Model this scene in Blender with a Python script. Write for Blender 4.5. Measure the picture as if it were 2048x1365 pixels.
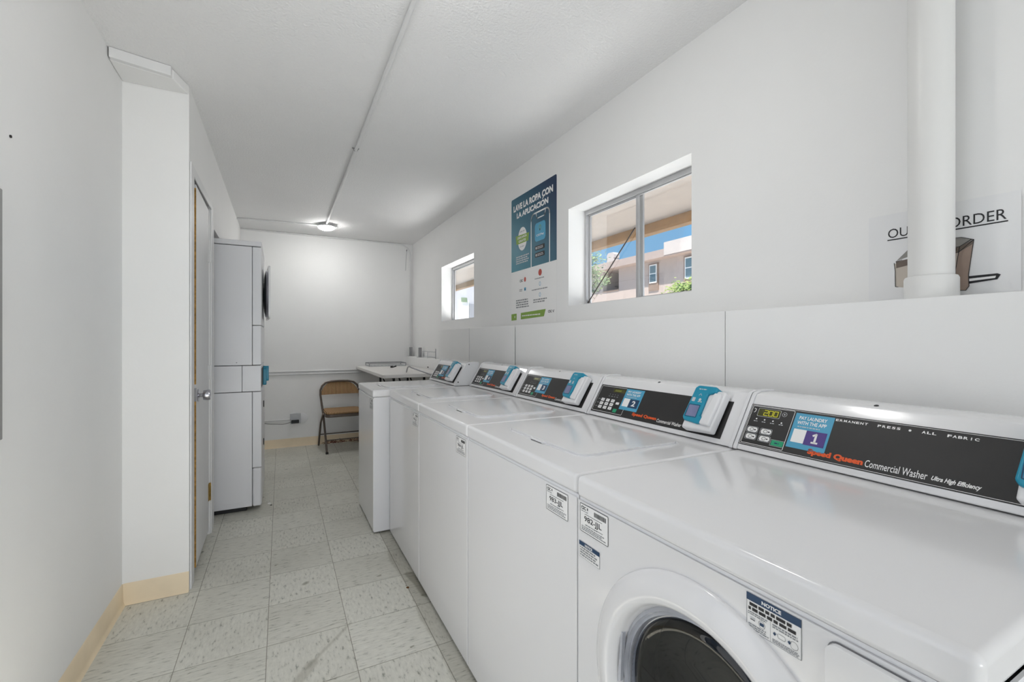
import bpy, bmesh, math, random
from mathutils import Vector, Matrix
random.seed(7)
for o in list(bpy.data.objects): bpy.data.objects.remove(o)
S = bpy.context.scene
COL = S.collection

# ---------------------------------------------------------------- camera
FPX = 900.0
cd = bpy.data.cameras.new('camera'); cam = bpy.data.objects.new('camera', cd); COL.objects.link(cam)
cd.sensor_width = 36.0; cd.lens = FPX/2048*36.0; cd.clip_start = 0.02; cd.clip_end = 200
cam.location = (0, 0, 1.2237); cam.rotation_euler = (math.pi/2, 0, -math.atan(462/900))
S.camera = cam

# ---------------------------------------------------------------- world, sun, exposure
W = bpy.data.worlds.new('sky'); S.world = W; W.use_nodes = True
nt = W.node_tree; bg = nt.nodes['Background']
tc = nt.nodes.new('ShaderNodeTexCoord'); sx = nt.nodes.new('ShaderNodeSeparateXYZ'); rp = nt.nodes.new('ShaderNodeValToRGB')
nt.links.new(tc.outputs['Generated'], sx.inputs[0]); nt.links.new(sx.outputs['Z'], rp.inputs[0]); nt.links.new(rp.outputs[0], bg.inputs[0])
rp.color_ramp.elements[0].position = 0.0; rp.color_ramp.elements[0].color = (.30, .58, .86, 1)
rp.color_ramp.elements[1].position = 0.5; rp.color_ramp.elements[1].color = (.13, .42, .84, 1)
bg.inputs[1].default_value = 1.0
sd = bpy.data.lights.new('sun', 'SUN'); sun = bpy.data.objects.new('sun', sd); COL.objects.link(sun)
sd.energy = 9.0; sd.angle = 0.01; sd.color = (1, .95, .88)
sun.rotation_euler = Vector((0.42, 0.30, -1.0)).to_track_quat('-Z', 'Y').to_euler()

def area(name, loc, d, sx_, sy_, power, color=(1, 1, 1)):
    l = bpy.data.lights.new(name, 'AREA'); o = bpy.data.objects.new(name, l); COL.objects.link(o)
    l.shape = 'RECTANGLE'; l.size = sx_; l.size_y = sy_; l.energy = power; l.color = color
    o.location = loc; o.rotation_euler = Vector(d).to_track_quat('-Z', 'Y').to_euler(); return o
# added fill lamp at an unseen rear opening behind the camera
area('rear_fill', (0.43, -4.42, 1.25), (0, 1, 0.03), 1.5, 1.7, 8, (1, 1, 1))
# added lamp low in the rear opening, tilted up to brighten the ceiling
area('rear_up_fill', (0.43, -4.40, .32), (0, .8, .6), 1.5, .6, 44, (1, .995, .985))
# daylight through the open side door just left of the view
area('left_door_daylight', (-.71, .88, 1.12), (1, .75, .12), .95, 1.9, 5.5, (.99, .995, 1))
# added fill lamps outside below the two sills, standing for light off the paving
for wy, wp in ((1.78, 9), (4.16, 17)): area('window_fill', (1.88, wy, 1.20), (-1, -.0, .55), .9, .42, wp, (1, .995, .99))
S.view_settings.view_transform = 'Standard'; S.view_settings.look = 'None'
S.view_settings.gamma = 1.0; S.view_settings.exposure = 0.1; S.view_settings.use_curve_mapping = False

# ---------------------------------------------------------------- materials
def lin(c): return tuple(x/12.92 if x <= .04045 else ((x+.055)/1.055)**2.4 for x in c)
MATS = {}
def mat(name, col, rough=.5, metal=0, bump=0, bscale=80, var=.03, vscale=6, emit=0, spec=.5, coat=0, srgb=True):
    if name in MATS: return MATS[name]
    m = bpy.data.materials.new(name); m.use_nodes = True; t = m.node_tree; b = t.nodes['Principled BSDF']
    c = lin(col) if srgb else col
    b.inputs['Roughness'].default_value = rough; b.inputs['Metallic'].default_value = metal
    b.inputs['Specular IOR Level'].default_value = spec; b.inputs['Coat Weight'].default_value = coat
    tcn = t.nodes.new('ShaderNodeTexCoord')
    n = t.nodes.new('ShaderNodeTexNoise'); n.inputs['Scale'].default_value = vscale; n.inputs['Detail'].default_value = 3
    t.links.new(tcn.outputs['Object'], n.inputs['Vector'])
    r = t.nodes.new('ShaderNodeValToRGB')
    r.color_ramp.elements[0].position = .3; r.color_ramp.elements[1].position = .7
    r.color_ramp.elements[0].color = tuple(x*(1-var) for x in c)+(1,); r.color_ramp.elements[1].color = tuple(min(1, x*(1+var)) for x in c)+(1,)
    t.links.new(n.outputs['Fac'], r.inputs[0]); t.links.new(r.outputs[0], b.inputs['Base Color'])
    if emit: b.inputs['Emission Color'].default_value = c+(1,); b.inputs['Emission Strength'].default_value = emit
    if bump:
        n2 = t.nodes.new('ShaderNodeTexNoise'); n2.inputs['Scale'].default_value = bscale; n2.inputs['Detail'].default_value = 4
        t.links.new(tcn.outputs['Object'], n2.inputs['Vector'])
        bp = t.nodes.new('ShaderNodeBump'); bp.inputs['Strength'].default_value = bump; bp.inputs['Distance'].default_value = .004
        t.links.new(n2.outputs['Fac'], bp.inputs['Height']); t.links.new(bp.outputs[0], b.inputs['Normal'])
    MATS[name] = m; return m

wall_m = mat('wall_paint', (.957, .956, .952), .62, bump=.12, bscale=55, var=.012, vscale=2.5, spec=.3)
ceil_m = mat('ceiling_paint', (.955, .954, .954), .8, bump=1, bscale=95, var=.01, vscale=3, spec=.15)
trim_m = mat('trim_paint', (.91, .91, .91), .45, bump=.1, bscale=30, var=.02, vscale=5)
enamel = mat('white_enamel', (.93, .927, .93), .16, var=.006, vscale=3, coat=.2)
enamel_side = mat('white_enamel_side', (.92, .92, .93), .3, var=.01, vscale=4)
plastic_w = mat('white_plastic', (.92, .92, .925), .35, var=.01)
pipe_m = mat('white_pvc', (.91, .908, .90), .4, var=.01)
tan = mat('tan_vinyl', (.94, .87, .75), .55, bump=.05, bscale=20, var=.07, vscale=5)
black = mat('panel_black', (.135, .13, .13), .5, var=.12, vscale=14)
blk = mat('black_matte', (.05, .05, .055), .5, var=.1)
white_p = mat('print_white', (.965, .962, .957), .55, var=.01)
grey_p = mat('print_grey', (.55, .56, .57), .6, var=.02)
lgrey_p = mat('print_light_grey', (.78, .79, .80), .6, var=.02)
dark_p = mat('print_dark', (.13, .13, .14), .6, var=.02)
orange_p = mat('print_orange', (.90, .35, .12), .5, var=.02)
blue_p = mat('print_blue', (.30, .64, .78), .45, var=.03)
navy_p = mat('print_navy', (.08, .23, .37), .5, var=.03)
purple_p = mat('print_purple', (.30, .22, .52), .5, var=.03)
green_p = mat('print_green', (.10, .62, .44), .4, var=.03)
olive_p = mat('print_olive', (.52, .66, .25), .5, var=.03)
red_p = mat('print_red', (.75, .28, .22), .5, var=.03)
teal = mat('teal_plastic', (.09, .57, .69), .32, var=.03, vscale=9)
screen_m = mat('reader_screen', (.50, .52, .66), .2, var=.08, vscale=30)
lcd = mat('display_glass', (.30, .30, .14), .2, var=.05)
lcdon = mat('display_digits', (.80, .78, .16), .4, emit=.2)
steel = mat('grey_steel', (.62, .62, .63), .38, metal=.8, var=.06, vscale=20)
chrome = mat('chrome', (.72, .72, .75), .15, metal=1, var=.03)
alu = mat('window_aluminium', (.78, .78, .785), .4, metal=.35, var=.04, vscale=12)
gap_m = mat('dark_gap', (.16, .155, .15), .8)
seam_m = mat('seam_grey', (.50, .50, .51), .7)
wood_raw = mat('raw_particle_board', (.74, .57, .30), .9, bump=1, bscale=160, var=.35, vscale=60)
brown_metal = mat('brown_powder_coat', (.40, .36, .33), .35, metal=.4, var=.1)
stucco = mat('stucco', (.76, .70, .67), .9, bump=.4, bscale=30, var=.04)
stucco_w = mat('stucco_light', (.80, .76, .74), .9, bump=.3, bscale=30, var=.03)
soffit_m = mat('soffit_paint', (.88, .82, .77), .8, bump=.2, bscale=20, var=.03)
beam_m = mat('brown_beam', (.69, .54, .38), .75, bump=.5, bscale=40, var=.12, vscale=9)
ground_m = mat('concrete', (.90, .87, .83), .9, bump=.3, bscale=20, var=.08)
far_grey = mat('far_grey', (.80, .80, .82), .8, var=.03)
far_grey2 = mat('far_dark_grey', (.62, .63, .66), .8, var=.03)
far_glass = mat('far_glass', (.42, .52, .56), .12, var=.1)
trim_brown = mat('far_brown_trim', (.58, .50, .45), .8)
bark = mat('bark', (.35, .30, .26), .9, bump=.6, bscale=30, var=.2)

def leaf_mat(name, a, b_):
    m = bpy.data.materials.new(name); m.use_nodes = True; t = m.node_tree; b = t.nodes['Principled BSDF']
    n = t.nodes.new('ShaderNodeTexNoise'); n.inputs['Scale'].default_value = 4
    tcn = t.nodes.new('ShaderNodeTexCoord'); t.links.new(tcn.outputs['Object'], n.inputs['Vector'])
    r = t.nodes.new('ShaderNodeValToRGB'); r.color_ramp.elements[0].position = .35; r.color_ramp.elements[1].position = .65
    r.color_ramp.elements[0].color = lin(a)+(1,); r.color_ramp.elements[1].color = lin(b_)+(1,)
    t.links.new(n.outputs['Fac'], r.inputs[0]); t.links.new(r.outputs[0], b.inputs['Base Color']); b.inputs['Roughness'].default_value = .6
    return m
leaf1 = leaf_mat('grey_green_leaves', (.38, .48, .36), (.60, .66, .45))
leaf2 = leaf_mat('yellow_green_leaves', (.38, .48, .24), (.60, .65, .36))

def stripe_fabric():
    m = bpy.data.materials.new('striped_fabric'); m.use_nodes = True; t = m.node_tree; b = t.nodes['Principled BSDF']
    tcn = t.nodes.new('ShaderNodeTexCoord'); sp = t.nodes.new('ShaderNodeSeparateXYZ'); t.links.new(tcn.outputs['Object'], sp.inputs[0])
    mu = t.nodes.new('ShaderNodeMath'); mu.operation = 'MULTIPLY'; mu.inputs[1].default_value = 2*math.pi/.0155; t.links.new(sp.outputs['X'], mu.inputs[0])
    si = t.nodes.new('ShaderNodeMath'); si.operation = 'SINE'; t.links.new(mu.outputs[0], si.inputs[0])
    n = t.nodes.new('ShaderNodeTexNoise'); n.inputs['Scale'].default_value = 120; t.links.new(tcn.outputs['Object'], n.inputs['Vector'])
    ad = t.nodes.new('ShaderNodeMath'); ad.operation = 'ADD'; t.links.new(si.outputs[0], ad.inputs[0]); t.links.new(n.outputs['Fac'], ad.inputs[1])
    r = t.nodes.new('ShaderNodeValToRGB'); r.color_ramp.elements[0].position = .0; r.color_ramp.elements[1].position = .9
    r.color_ramp.elements[0].color = lin((.42, .31, .20))+(1,); r.color_ramp.elements[1].color = lin((.80, .66, .50))+(1,)
    t.links.new(ad.outputs[0], r.inputs[0]); t.links.new(r.outputs[0], b.inputs['Base Color']); b.inputs['Roughness'].default_value = .95
    return m
fabric = stripe_fabric()

def glass(name, tint=(1, 1, 1), refl=.06):
    m = bpy.data.materials.new(name); m.use_nodes = True; t = m.node_tree
    for n in list(t.nodes): t.nodes.remove(n)
    o = t.nodes.new('ShaderNodeOutputMaterial'); tr = t.nodes.new('ShaderNodeBsdfTransparent'); gl = t.nodes.new('ShaderNodeBsdfGlossy'); mx = t.nodes.new('ShaderNodeMixShader')
    tr.inputs[0].default_value = tint+(1,); gl.inputs['Roughness'].default_value = .02
    fr = t.nodes.new('ShaderNodeFresnel'); fr.inputs[0].default_value = 1.45
    mu = t.nodes.new('ShaderNodeMath'); mu.operation = 'MULTIPLY'; mu.inputs[1].default_value = refl/.06; mu.use_clamp = True
    t.links.new(fr.outputs[0], mu.inputs[0])
    t.links.new(mu.outputs[0], mx.inputs[0]); t.links.new(tr.outputs[0], mx.inputs[1]); t.links.new(gl.outputs[0], mx.inputs[2]); t.links.new(mx.outputs[0], o.inputs[0])
    return m
pane_m = glass('window_glass', (.97, .975, .97), .015)
door_glass = glass('smoked_glass', (.36, .39, .47), .09)

def floor_mat():
    m = bpy.data.materials.new('vinyl_tile'); m.use_nodes = True; t = m.node_tree; b = t.nodes['Principled BSDF']
    N = t.nodes.new; L = t.links.new
    def M(op, a, b_=None, c=None, clamp=False):
        n = N('ShaderNodeMath'); n.operation = op; n.use_clamp = clamp
        for i, v in enumerate((a, b_, c)):
            if v is None: continue
            if isinstance(v, (int, float)): n.inputs[i].default_value = v
            else: L(v, n.inputs[i])
        return n.outputs[0]
    tcn = N('ShaderNodeTexCoord'); sp = N('ShaderNodeSeparateXYZ'); L(tcn.outputs['Object'], sp.inputs[0])
    T = .3048
    u = M('DIVIDE', M('ADD', sp.outputs['X'], .05+T*40), T); v = M('DIVIDE', M('ADD', sp.outputs['Y'], -2.05+T*40), T)
    fu = M('FRACT', u); fv = M('FRACT', v); iu = M('FLOOR', u); iv = M('FLOOR', v)
    du = M('MINIMUM', fu, M('SUBTRACT', 1, fu)); dv = M('MINIMUM', fv, M('SUBTRACT', 1, fv))
    d = M('MINIMUM', du, dv)
    gr = M('LESS_THAN', d, .0048)
    chk = M('MODULO', M('ADD', iu, iv), 2)
    def streak(sx_, sy_, off):
        mp = N('ShaderNodeMapping'); mp.inputs['Scale'].default_value = (sx_, sy_, 1); mp.inputs['Location'].default_value = (off, off*2, 0)
        L(tcn.outputs['Object'], mp.inputs[0]); n = N('ShaderNodeTexNoise'); n.inputs['Scale'].default_value = 1; n.inputs['Detail'].default_value = 4; n.inputs['Roughness'].default_value = .62
        L(mp.outputs[0], n.inputs['Vector']); return n.outputs['Fac']
    mixn = N('ShaderNodeMix'); L(chk, mixn.inputs[0]); L(streak(22, 95, 0), mixn.inputs[2]); L(streak(85, 26, 3), mixn.inputs[3])
    r = N('ShaderNodeValToRGB'); e = r.color_ramp.elements
    e[0].position = .29; e[0].color = lin((.57, .575, .53))+(1,); e[1].position = .42; e[1].color = lin((.83, .825, .785))+(1,)
    x = r.color_ramp.elements.new(.66); x.color = lin((.88, .875, .835))+(1,)
    L(mixn.outputs[0], r.inputs[0])
    # per tile tone
    wn = N('ShaderNodeTexWhiteNoise'); wn.noise_dimensions = '2D'; cb = N('ShaderNodeCombineXYZ'); L(iu, cb.inputs[0]); L(iv, cb.inputs[1]); L(cb.outputs[0], wn.inputs['Vector'])
    tone = M('ADD', .95, M('MULTIPLY', wn.outputs['Value'], .09))
    # broad grime
    g = N('ShaderNodeTexNoise'); g.inputs['Scale'].default_value = 1.7; g.inputs['Detail'].default_value = 5; L(tcn.outputs['Object'], g.inputs['Vector'])
    gm = M('SUBTRACT', 1, M('MULTIPLY', M('MULTIPLY', M('SUBTRACT', g.outputs['Fac'], .48, clamp=True), 4, clamp=True), .16))
    # small dark scuffs
    mp = N('ShaderNodeMapping'); mp.inputs['Scale'].default_value = (9, 17, 1); L(tcn.outputs['Object'], mp.inputs[0])
    sc = N('ShaderNodeTexNoise'); sc.inputs['Scale'].default_value = 1.6; sc.inputs['Detail'].default_value = 2; L(mp.outputs[0], sc.inputs['Vector'])
    scm = M('SUBTRACT', 1, M('MULTIPLY', M('MULTIPLY', M('SUBTRACT', sc.outputs['Fac'], .715, clamp=True), 30, clamp=True), .45))
    # dirt lines; those next to the machines are part dirt, part painted shade
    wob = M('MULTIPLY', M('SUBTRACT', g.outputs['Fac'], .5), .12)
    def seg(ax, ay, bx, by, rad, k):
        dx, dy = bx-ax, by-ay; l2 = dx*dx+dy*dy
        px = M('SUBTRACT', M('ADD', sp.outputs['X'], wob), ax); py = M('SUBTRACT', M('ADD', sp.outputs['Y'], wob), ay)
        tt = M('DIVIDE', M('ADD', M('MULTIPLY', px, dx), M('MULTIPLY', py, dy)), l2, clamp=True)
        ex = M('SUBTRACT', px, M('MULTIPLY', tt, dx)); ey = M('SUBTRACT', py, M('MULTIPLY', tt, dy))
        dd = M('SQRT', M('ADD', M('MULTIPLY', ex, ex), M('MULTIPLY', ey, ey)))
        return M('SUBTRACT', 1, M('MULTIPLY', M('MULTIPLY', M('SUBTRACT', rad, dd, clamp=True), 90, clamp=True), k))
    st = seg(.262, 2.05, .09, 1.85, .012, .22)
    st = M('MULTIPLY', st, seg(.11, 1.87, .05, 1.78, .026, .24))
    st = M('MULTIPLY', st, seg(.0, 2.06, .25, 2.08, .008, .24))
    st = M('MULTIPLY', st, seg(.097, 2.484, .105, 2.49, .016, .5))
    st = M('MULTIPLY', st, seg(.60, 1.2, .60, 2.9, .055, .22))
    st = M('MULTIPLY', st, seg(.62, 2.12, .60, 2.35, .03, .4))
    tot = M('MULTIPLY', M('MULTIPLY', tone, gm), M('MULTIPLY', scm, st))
    tot = M('MULTIPLY', tot, M('SUBTRACT', 1, M('MULTIPLY', gr, .55)))
    mc = N('ShaderNodeMix'); mc.data_type = 'RGBA'; mc.blend_type = 'MULTIPLY'; mc.inputs[0].default_value = 1
    cc = N('ShaderNodeCombineColor'); L(tot, cc.inputs[0]); L(M('POWER', tot, 1.04), cc.inputs[1]); L(M('POWER', tot, 1.15), cc.inputs[2])
    L(r.outputs[0], mc.inputs[6]); L(cc.outputs[0], mc.inputs[7]); L(mc.outputs[2], b.inputs['Base Color'])
    b.inputs['Roughness'].default_value = .42; b.inputs['Specular IOR Level'].default_value = .35
    bp = N('ShaderNodeBump'); bp.inputs['Strength'].default_value = .25; bp.inputs['Distance'].default_value = .002
    L(M('SUBTRACT', M('MULTIPLY', mixn.outputs[0], .3), gr), bp.inputs['Height']); L(bp.outputs[0], b.inputs['Normal'])
    return m

# ---------------------------------------------------------------- mesh helpers
class MB:
    def __init__(s): s.v = []; s.f = []; s.m = []; s.mats = []
    def mi(s, m):
        if m not in s.mats: s.mats.append(m)
        return s.mats.index(m)
    def add(s, vs, fs, m):
        b = len(s.v); s.v += [tuple(v) for v in vs]; k = s.mi(m)
        for f in fs: s.f.append([b+i for i in f]); s.m.append(k)
    def box(s, x0, x1, y0, y1, z0, z1, m):
        v = [(x, y, z) for x in (x0, x1) for y in (y0, y1) for z in (z0, z1)]
        s.add(v, [(0, 1, 3, 2), (4, 6, 7, 5), (0, 4, 5, 1), (2, 3, 7, 6), (0, 2, 6, 4), (1, 5, 7, 3)], m); return s
    def prism(s, poly, n0, n1, F, m):
        """poly in (u,v) of frame F=(O,u,v,n), from n0 to n1"""
        O, u, v, n = F; k = len(poly)
        if sum(poly[i][0]*poly[(i+1) % k][1]-poly[(i+1) % k][0]*poly[i][1] for i in range(k)) < 0: poly = poly[::-1]
        vs = [O+u*a+v*b+n*n0 for a, b in poly]+[O+u*a+v*b+n*n1 for a, b in poly]
        fs = [list(range(k))[::-1], list(range(k, 2*k))]+[(i, (i+1) % k, k+(i+1) % k, k+i) for i in range(k)]
        s.add(vs, fs, m); return s
    def tube(s, pts, r, m, seg=10, cap=True):
        pts = [Vector(p) for p in pts]; rings = []; vs = []; fs = []
        t0 = (pts[1]-pts[0]).normalized(); a = t0.orthogonal().normalized()
        for i, p in enumerate(pts):
            if i == 0: t = t0
            elif i == len(pts)-1: t = (pts[i]-pts[i-1]).normalized()
            else: t = ((pts[i]-pts[i-1]).normalized()+(pts[i+1]-pts[i]).normalized()).normalized()
            a = (a-t*a.dot(t)).normalized(); b = t.cross(a)
            rr = r[i] if isinstance(r, (list, tuple)) else r
            for k in range(seg):
                an = 2*math.pi*k/seg; vs.append(p+a*math.cos(an)*rr+b*math.sin(an)*rr)
        for i in range(len(pts)-1):
            for k in range(seg):
                k2 = (k+1) % seg; fs.append((i*seg+k, i*seg+k2, (i+1)*seg+k2, (i+1)*seg+k))
        if cap: fs.append(tuple(range(seg))[::-1]); fs.append(tuple((len(pts)-1)*seg+k for k in range(seg)))
        s.add(vs, fs, m); return s
    def lathe(s, prof, O, ax, m, seg=48, cap0=False, cap1=False):
        O = Vector(O); ax = Vector(ax).normalized(); a = ax.orthogonal().normalized(); b = ax.cross(a); vs = []; fs = []
        for r, h in prof:
            for k in range(seg):
                an = 2*math.pi*k/seg; vs.append(O+ax*h+(a*math.cos(an)+b*math.sin(an))*r)
        for i in range(len(prof)-1):
            for k in range(seg):
                k2 = (k+1) % seg; fs.append((i*seg+k, i*seg+k2, (i+1)*seg+k2, (i+1)*seg+k))
        if cap0: fs.append(tuple(range(seg))[::-1])
        if cap1: fs.append(tuple((len(prof)-1)*seg+k for k in range(seg)))
        s.add(vs, fs, m); return s
    def build(s, name, parent=None, bevel=0, segs=3, smooth=True, ang=32, fixn=False):
        me = bpy.data.meshes.new(name); me.from_pydata(s.v, [], s.f)
        for m in s.mats: me.materials.append(m)
        me.polygons.foreach_set('material_index', s.m); me.validate(); me.update()
        if fixn:
            bm = bmesh.new(); bm.from_mesh(me); bmesh.ops.recalc_face_normals(bm, faces=bm.faces); bm.to_mesh(me); bm.free()
        if smooth:
            me.polygons.foreach_set('use_smooth', [True]*len(me.polygons)); me.set_sharp_from_angle(angle=math.radians(ang))
        o = bpy.data.objects.new(name, me); COL.objects.link(o)
        if parent: o.parent = parent
        if bevel:
            b = o.modifiers.new('bevel', 'BEVEL'); b.width = bevel; b.segments = segs; b.limit_method = 'ANGLE'; b.angle_limit = math.radians(35); b.harden_normals = True
        return o

def thing(name, label, cat, loc=(0, 0, 0), rz=0, group=None):
    o = bpy.data.objects.new(name, None); COL.objects.link(o); o.location = loc; o.rotation_euler = (0, 0, rz); o.empty_display_size = .1
    o['label'] = label; o['category'] = cat
    if group: o['group'] = group
    return o
def tag(o, label, cat, group=None, kind=None):
    o['label'] = label; o['category'] = cat
    if group: o['group'] = group
    if kind: o['kind'] = kind
    return o
def struct(o, label=None):
    o['kind'] = 'structure'
    if label: o['label'] = label
    return o
def lab(o, l): o['label'] = l; return o

def rrect(x0, y0, x1, y1, r, n=5):
    out = []
    for cx, cy, a0 in ((x1-r, y0+r, -90), (x1-r, y1-r, 0), (x0+r, y1-r, 90), (x0+r, y0+r, 180)):
        for k in range(n+1):
            a = math.radians(a0+90*k/n); out.append((cx+r*math.cos(a), cy+r*math.sin(a)))
    return out

TXT = {}
def text_mesh(st, bold=0, shear=0):
    key = (st, bold, shear)
    if key in TXT: return TXT[key]
    c = bpy.data.curves.new('t', 'FONT'); c.body = st; c.size = 1; c.offset = bold; c.shear = shear; c.resolution_u = 3; c.fill_mode = 'FRONT'
    o = bpy.data.objects.new('t', c); COL.objects.link(o); dg = bpy.context.evaluated_depsgraph_get(); dg.update()
    me = bpy.data.meshes.new_from_object(o.evaluated_get(dg))
    vs = [tuple(v.co[:2]) for v in me.vertices]; fs = [tuple(p.vertices) for p in me.polygons]
    bpy.data.objects.remove(o); bpy.data.curves.remove(c); bpy.data.meshes.remove(me)
    TXT[key] = (vs, fs); return TXT[key]

class Sheet(MB):
    """flat printed layers in a frame (origin, u, v, normal)"""
    def __init__(s, F, step=.00035): super().__init__(); s.F = F; s.step = step
    def P(s, a, b, l): O, u, v, n = s.F; return O+u*a+v*b+n*(l*s.step)
    def poly(s, pts, m, l=1):
        k = len(pts)
        if sum(pts[i][0]*pts[(i+1) % k][1]-pts[(i+1) % k][0]*pts[i][1] for i in range(k)) < 0: pts = pts[::-1]
        s.add([s.P(a, b, l) for a, b in pts], [tuple(range(k))], m); return s
    def rect(s, x0, y0, x1, y1, m, l=1, r=0):
        return s.poly(rrect(x0, y0, x1, y1, r) if r else [(x0, y0), (x1, y0), (x1, y1), (x0, y1)], m, l)
    def frame(s, x0, y0, x1, y1, w, m, l=1, r=0):
        if r:
            a = rrect(x0, y0, x1, y1, r); b = rrect(x0+w, y0+w, x1-w, y1-w, max(r-w, .0003)); k = len(a)
            s.add([s.P(*p, l) for p in a+b], [(i, (i+1) % k, k+(i+1) % k, k+i) for i in range(k)], m)
        else:
            s.rect(x0, y0, x1, y0+w, m, l); s.rect(x0, y1-w, x1, y1, m, l); s.rect(x0, y0, x0+w, y1, m, l); s.rect(x1-w, y0, x1, y1, m, l)
        return s
    def line(s, pts, w, m, l=1):
        for (ax, ay), (bx, by) in zip(pts, pts[1:]):
            d = math.hypot(bx-ax, by-ay) or 1; nx, ny = -(by-ay)/d*w/2, (bx-ax)/d*w/2; ex, ey = (bx-ax)/d*w*.3, (by-ay)/d*w*.3
            s.poly([(ax-ex+nx, ay-ey+ny), (ax-ex-nx, ay-ey-ny), (bx+ex-nx, by+ey-ny), (bx+ex+nx, by+ey+ny)], m, l)
        return s
    def ell(s, cx, cy, rx, ry, m, l=1, n=24):
        return s.poly([(cx+rx*math.cos(2*math.pi*k/n), cy+ry*math.sin(2*math.pi*k/n)) for k in range(n)], m, l)
    def ring(s, cx, cy, rx, ry, w, m, l=1, n=24):
        A = [(math.cos(2*math.pi*k/n), math.sin(2*math.pi*k/n)) for k in range(n)]
        s.add([s.P(cx+rx*a, cy+ry*b, l) for a, b in A]+[s.P(cx+(rx-w)*a, cy+(ry-w)*b, l) for a, b in A], [(i, (i+1) % n, n+(i+1) % n, n+i) for i in range(n)], m); return s
    def text(s, st, x0, y0, x1, y1, m, l=2, bold=0, shear=0):
        vs, fs = text_mesh(st, bold, shear)
        ax, bx = min(v[0] for v in vs), max(v[0] for v in vs); ay, by = min(v[1] for v in vs), max(v[1] for v in vs)
        kx, ky = (x1-x0)/(bx-ax), (y1-y0)/(by-ay)
        s.add([s.P(x0+(v[0]-ax)*kx, y0+(v[1]-ay)*ky, l) for v in vs], fs, m); return s
    def small(s, x0, y0, x1, y1, rows, m, l=2, fill=.55):
        """rows of print too small to read"""
        h = (y1-y0)/rows
        for r in range(rows):
            x = x0; e = x1-(x1-x0)*random.uniform(0, .18); y = y1-(r+.5)*h
            while x < e:
                w = random.uniform(.6, 2.2)*h; s.rect(x, y-h*fill/2, min(x+w, e), y+h*fill/2, m, l); x += w+h*.35
        return s
V3 = Vector
def F_right(y, z, x): return (V3((x, y, z)), V3((0, -1, 0)), V3((0, 0, 1)), V3((-1, 0, 0)))   # faces -x
def F_back(x, y, z): return (V3((x, y, z)), V3((1, 0, 0)), V3((0, 0, 1)), V3((0, -1, 0)))      # faces -y
def arc(cx, cy, r, a0, a1, n): return [(cx+r*math.cos(math.radians(a0+(a1-a0)*k/n)), cy+r*math.sin(math.radians(a0+(a1-a0)*k/n))) for k in range(n+1)]

# ================================================================= ROOM SHELL
HC = 2.475; XR = 1.523; XL = -.655; YB = 5.80; YR = -4.5; XC = -.40
flm = floor_mat()
struct(MB().box(XL-.2, XR, YR, YB, -.08, 0, flm).build('floor', smooth=False))
struct(MB().box(XL-.5, XR+.16, YR-.1, YB+.1, HC, HC+.14, ceil_m).build('ceiling', smooth=False))
b = MB(); b.box(XL-.12, XL, YR, .35, 0, HC, wall_m); b.box(XL-.12, XL, 1.42, 2.68, 0, HC, wall_m); b.box(XL-.12, XL, .35, 1.42, 2.12, HC, wall_m)
struct(b.build('wall_left', smooth=False))
struct(MB().box(XL-.5, XR+.16, YB, YB+.1, 0, HC, wall_m).build('wall_back', smooth=False))
b = MB(); b.box(XL-.12, -.35, YR-.1, YR, 0, HC, wall_m); b.box(1.2, XR+.16, YR-.1, YR, 0, HC, wall_m); b.box(-.35, 1.2, YR-.1, YR, 2.15, HC, wall_m)
struct(b.build('wall_rear', smooth=False))
# right wall with two window openings
WZ0, WZ1 = 1.433, 2.009; W1 = (1.3275, 2.230); W2 = (3.705, 4.613)
b = MB(); X0, X1 = XR, 1.68
b.box(X0, X1, YR, W1[0], 0, HC, wall_m); b.box(X0, X1, W1[1], W2[0], 0, HC, wall_m); b.box(X0, X1, W2[1], YB, 0, HC, wall_m)
for w in (W1, W2): b.box(X0, X1, w[0], w[1], 0, WZ0, wall_m); b.box(X0, X1, w[0], w[1], WZ1, HC, wall_m)
struct(b.build('wall_right', smooth=False))
# closet projection on the left: near face, side with door opening, alcove
b = MB()
b.box(XL-.12, XC, 2.68, 2.75, 0, HC, wall_m)
b.box(XC-.07, XC, 2.75, 2.80, 0, HC, wall_m)
b.box(XC-.07, XC, 2.80, 3.41, 2.075, HC, wall_m)
b.box(XC-.07, XC, 3.41, 3.60, 0, HC, wall_m)
b.box(XC-.07, XC, 3.60, 4.55, 1.975, HC, wall_m)
b.box(XC-.07, XC, 4.55, YB, 0, HC, wall_m)
struct(b.build('wall_closet', smooth=False))
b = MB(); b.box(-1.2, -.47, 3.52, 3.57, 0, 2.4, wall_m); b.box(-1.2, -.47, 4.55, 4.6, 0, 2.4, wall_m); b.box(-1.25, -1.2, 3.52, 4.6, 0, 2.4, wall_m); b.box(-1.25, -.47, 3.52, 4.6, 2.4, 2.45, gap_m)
b.box(-1.2, -.855, 3.57, 4.55, -.05, 0, flm)
b.box(-1.2, XC-.071, 2.752, 2.80, 0, HC, wall_m); b.box(-1.25, -1.2, 2.752, 3.52, 0, HC, wall_m); b.box(-1.2, XC-.072, 2.80, 3.519, -.05, 0, flm)
struct(b.build('wall_alcove', smooth=False))
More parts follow.
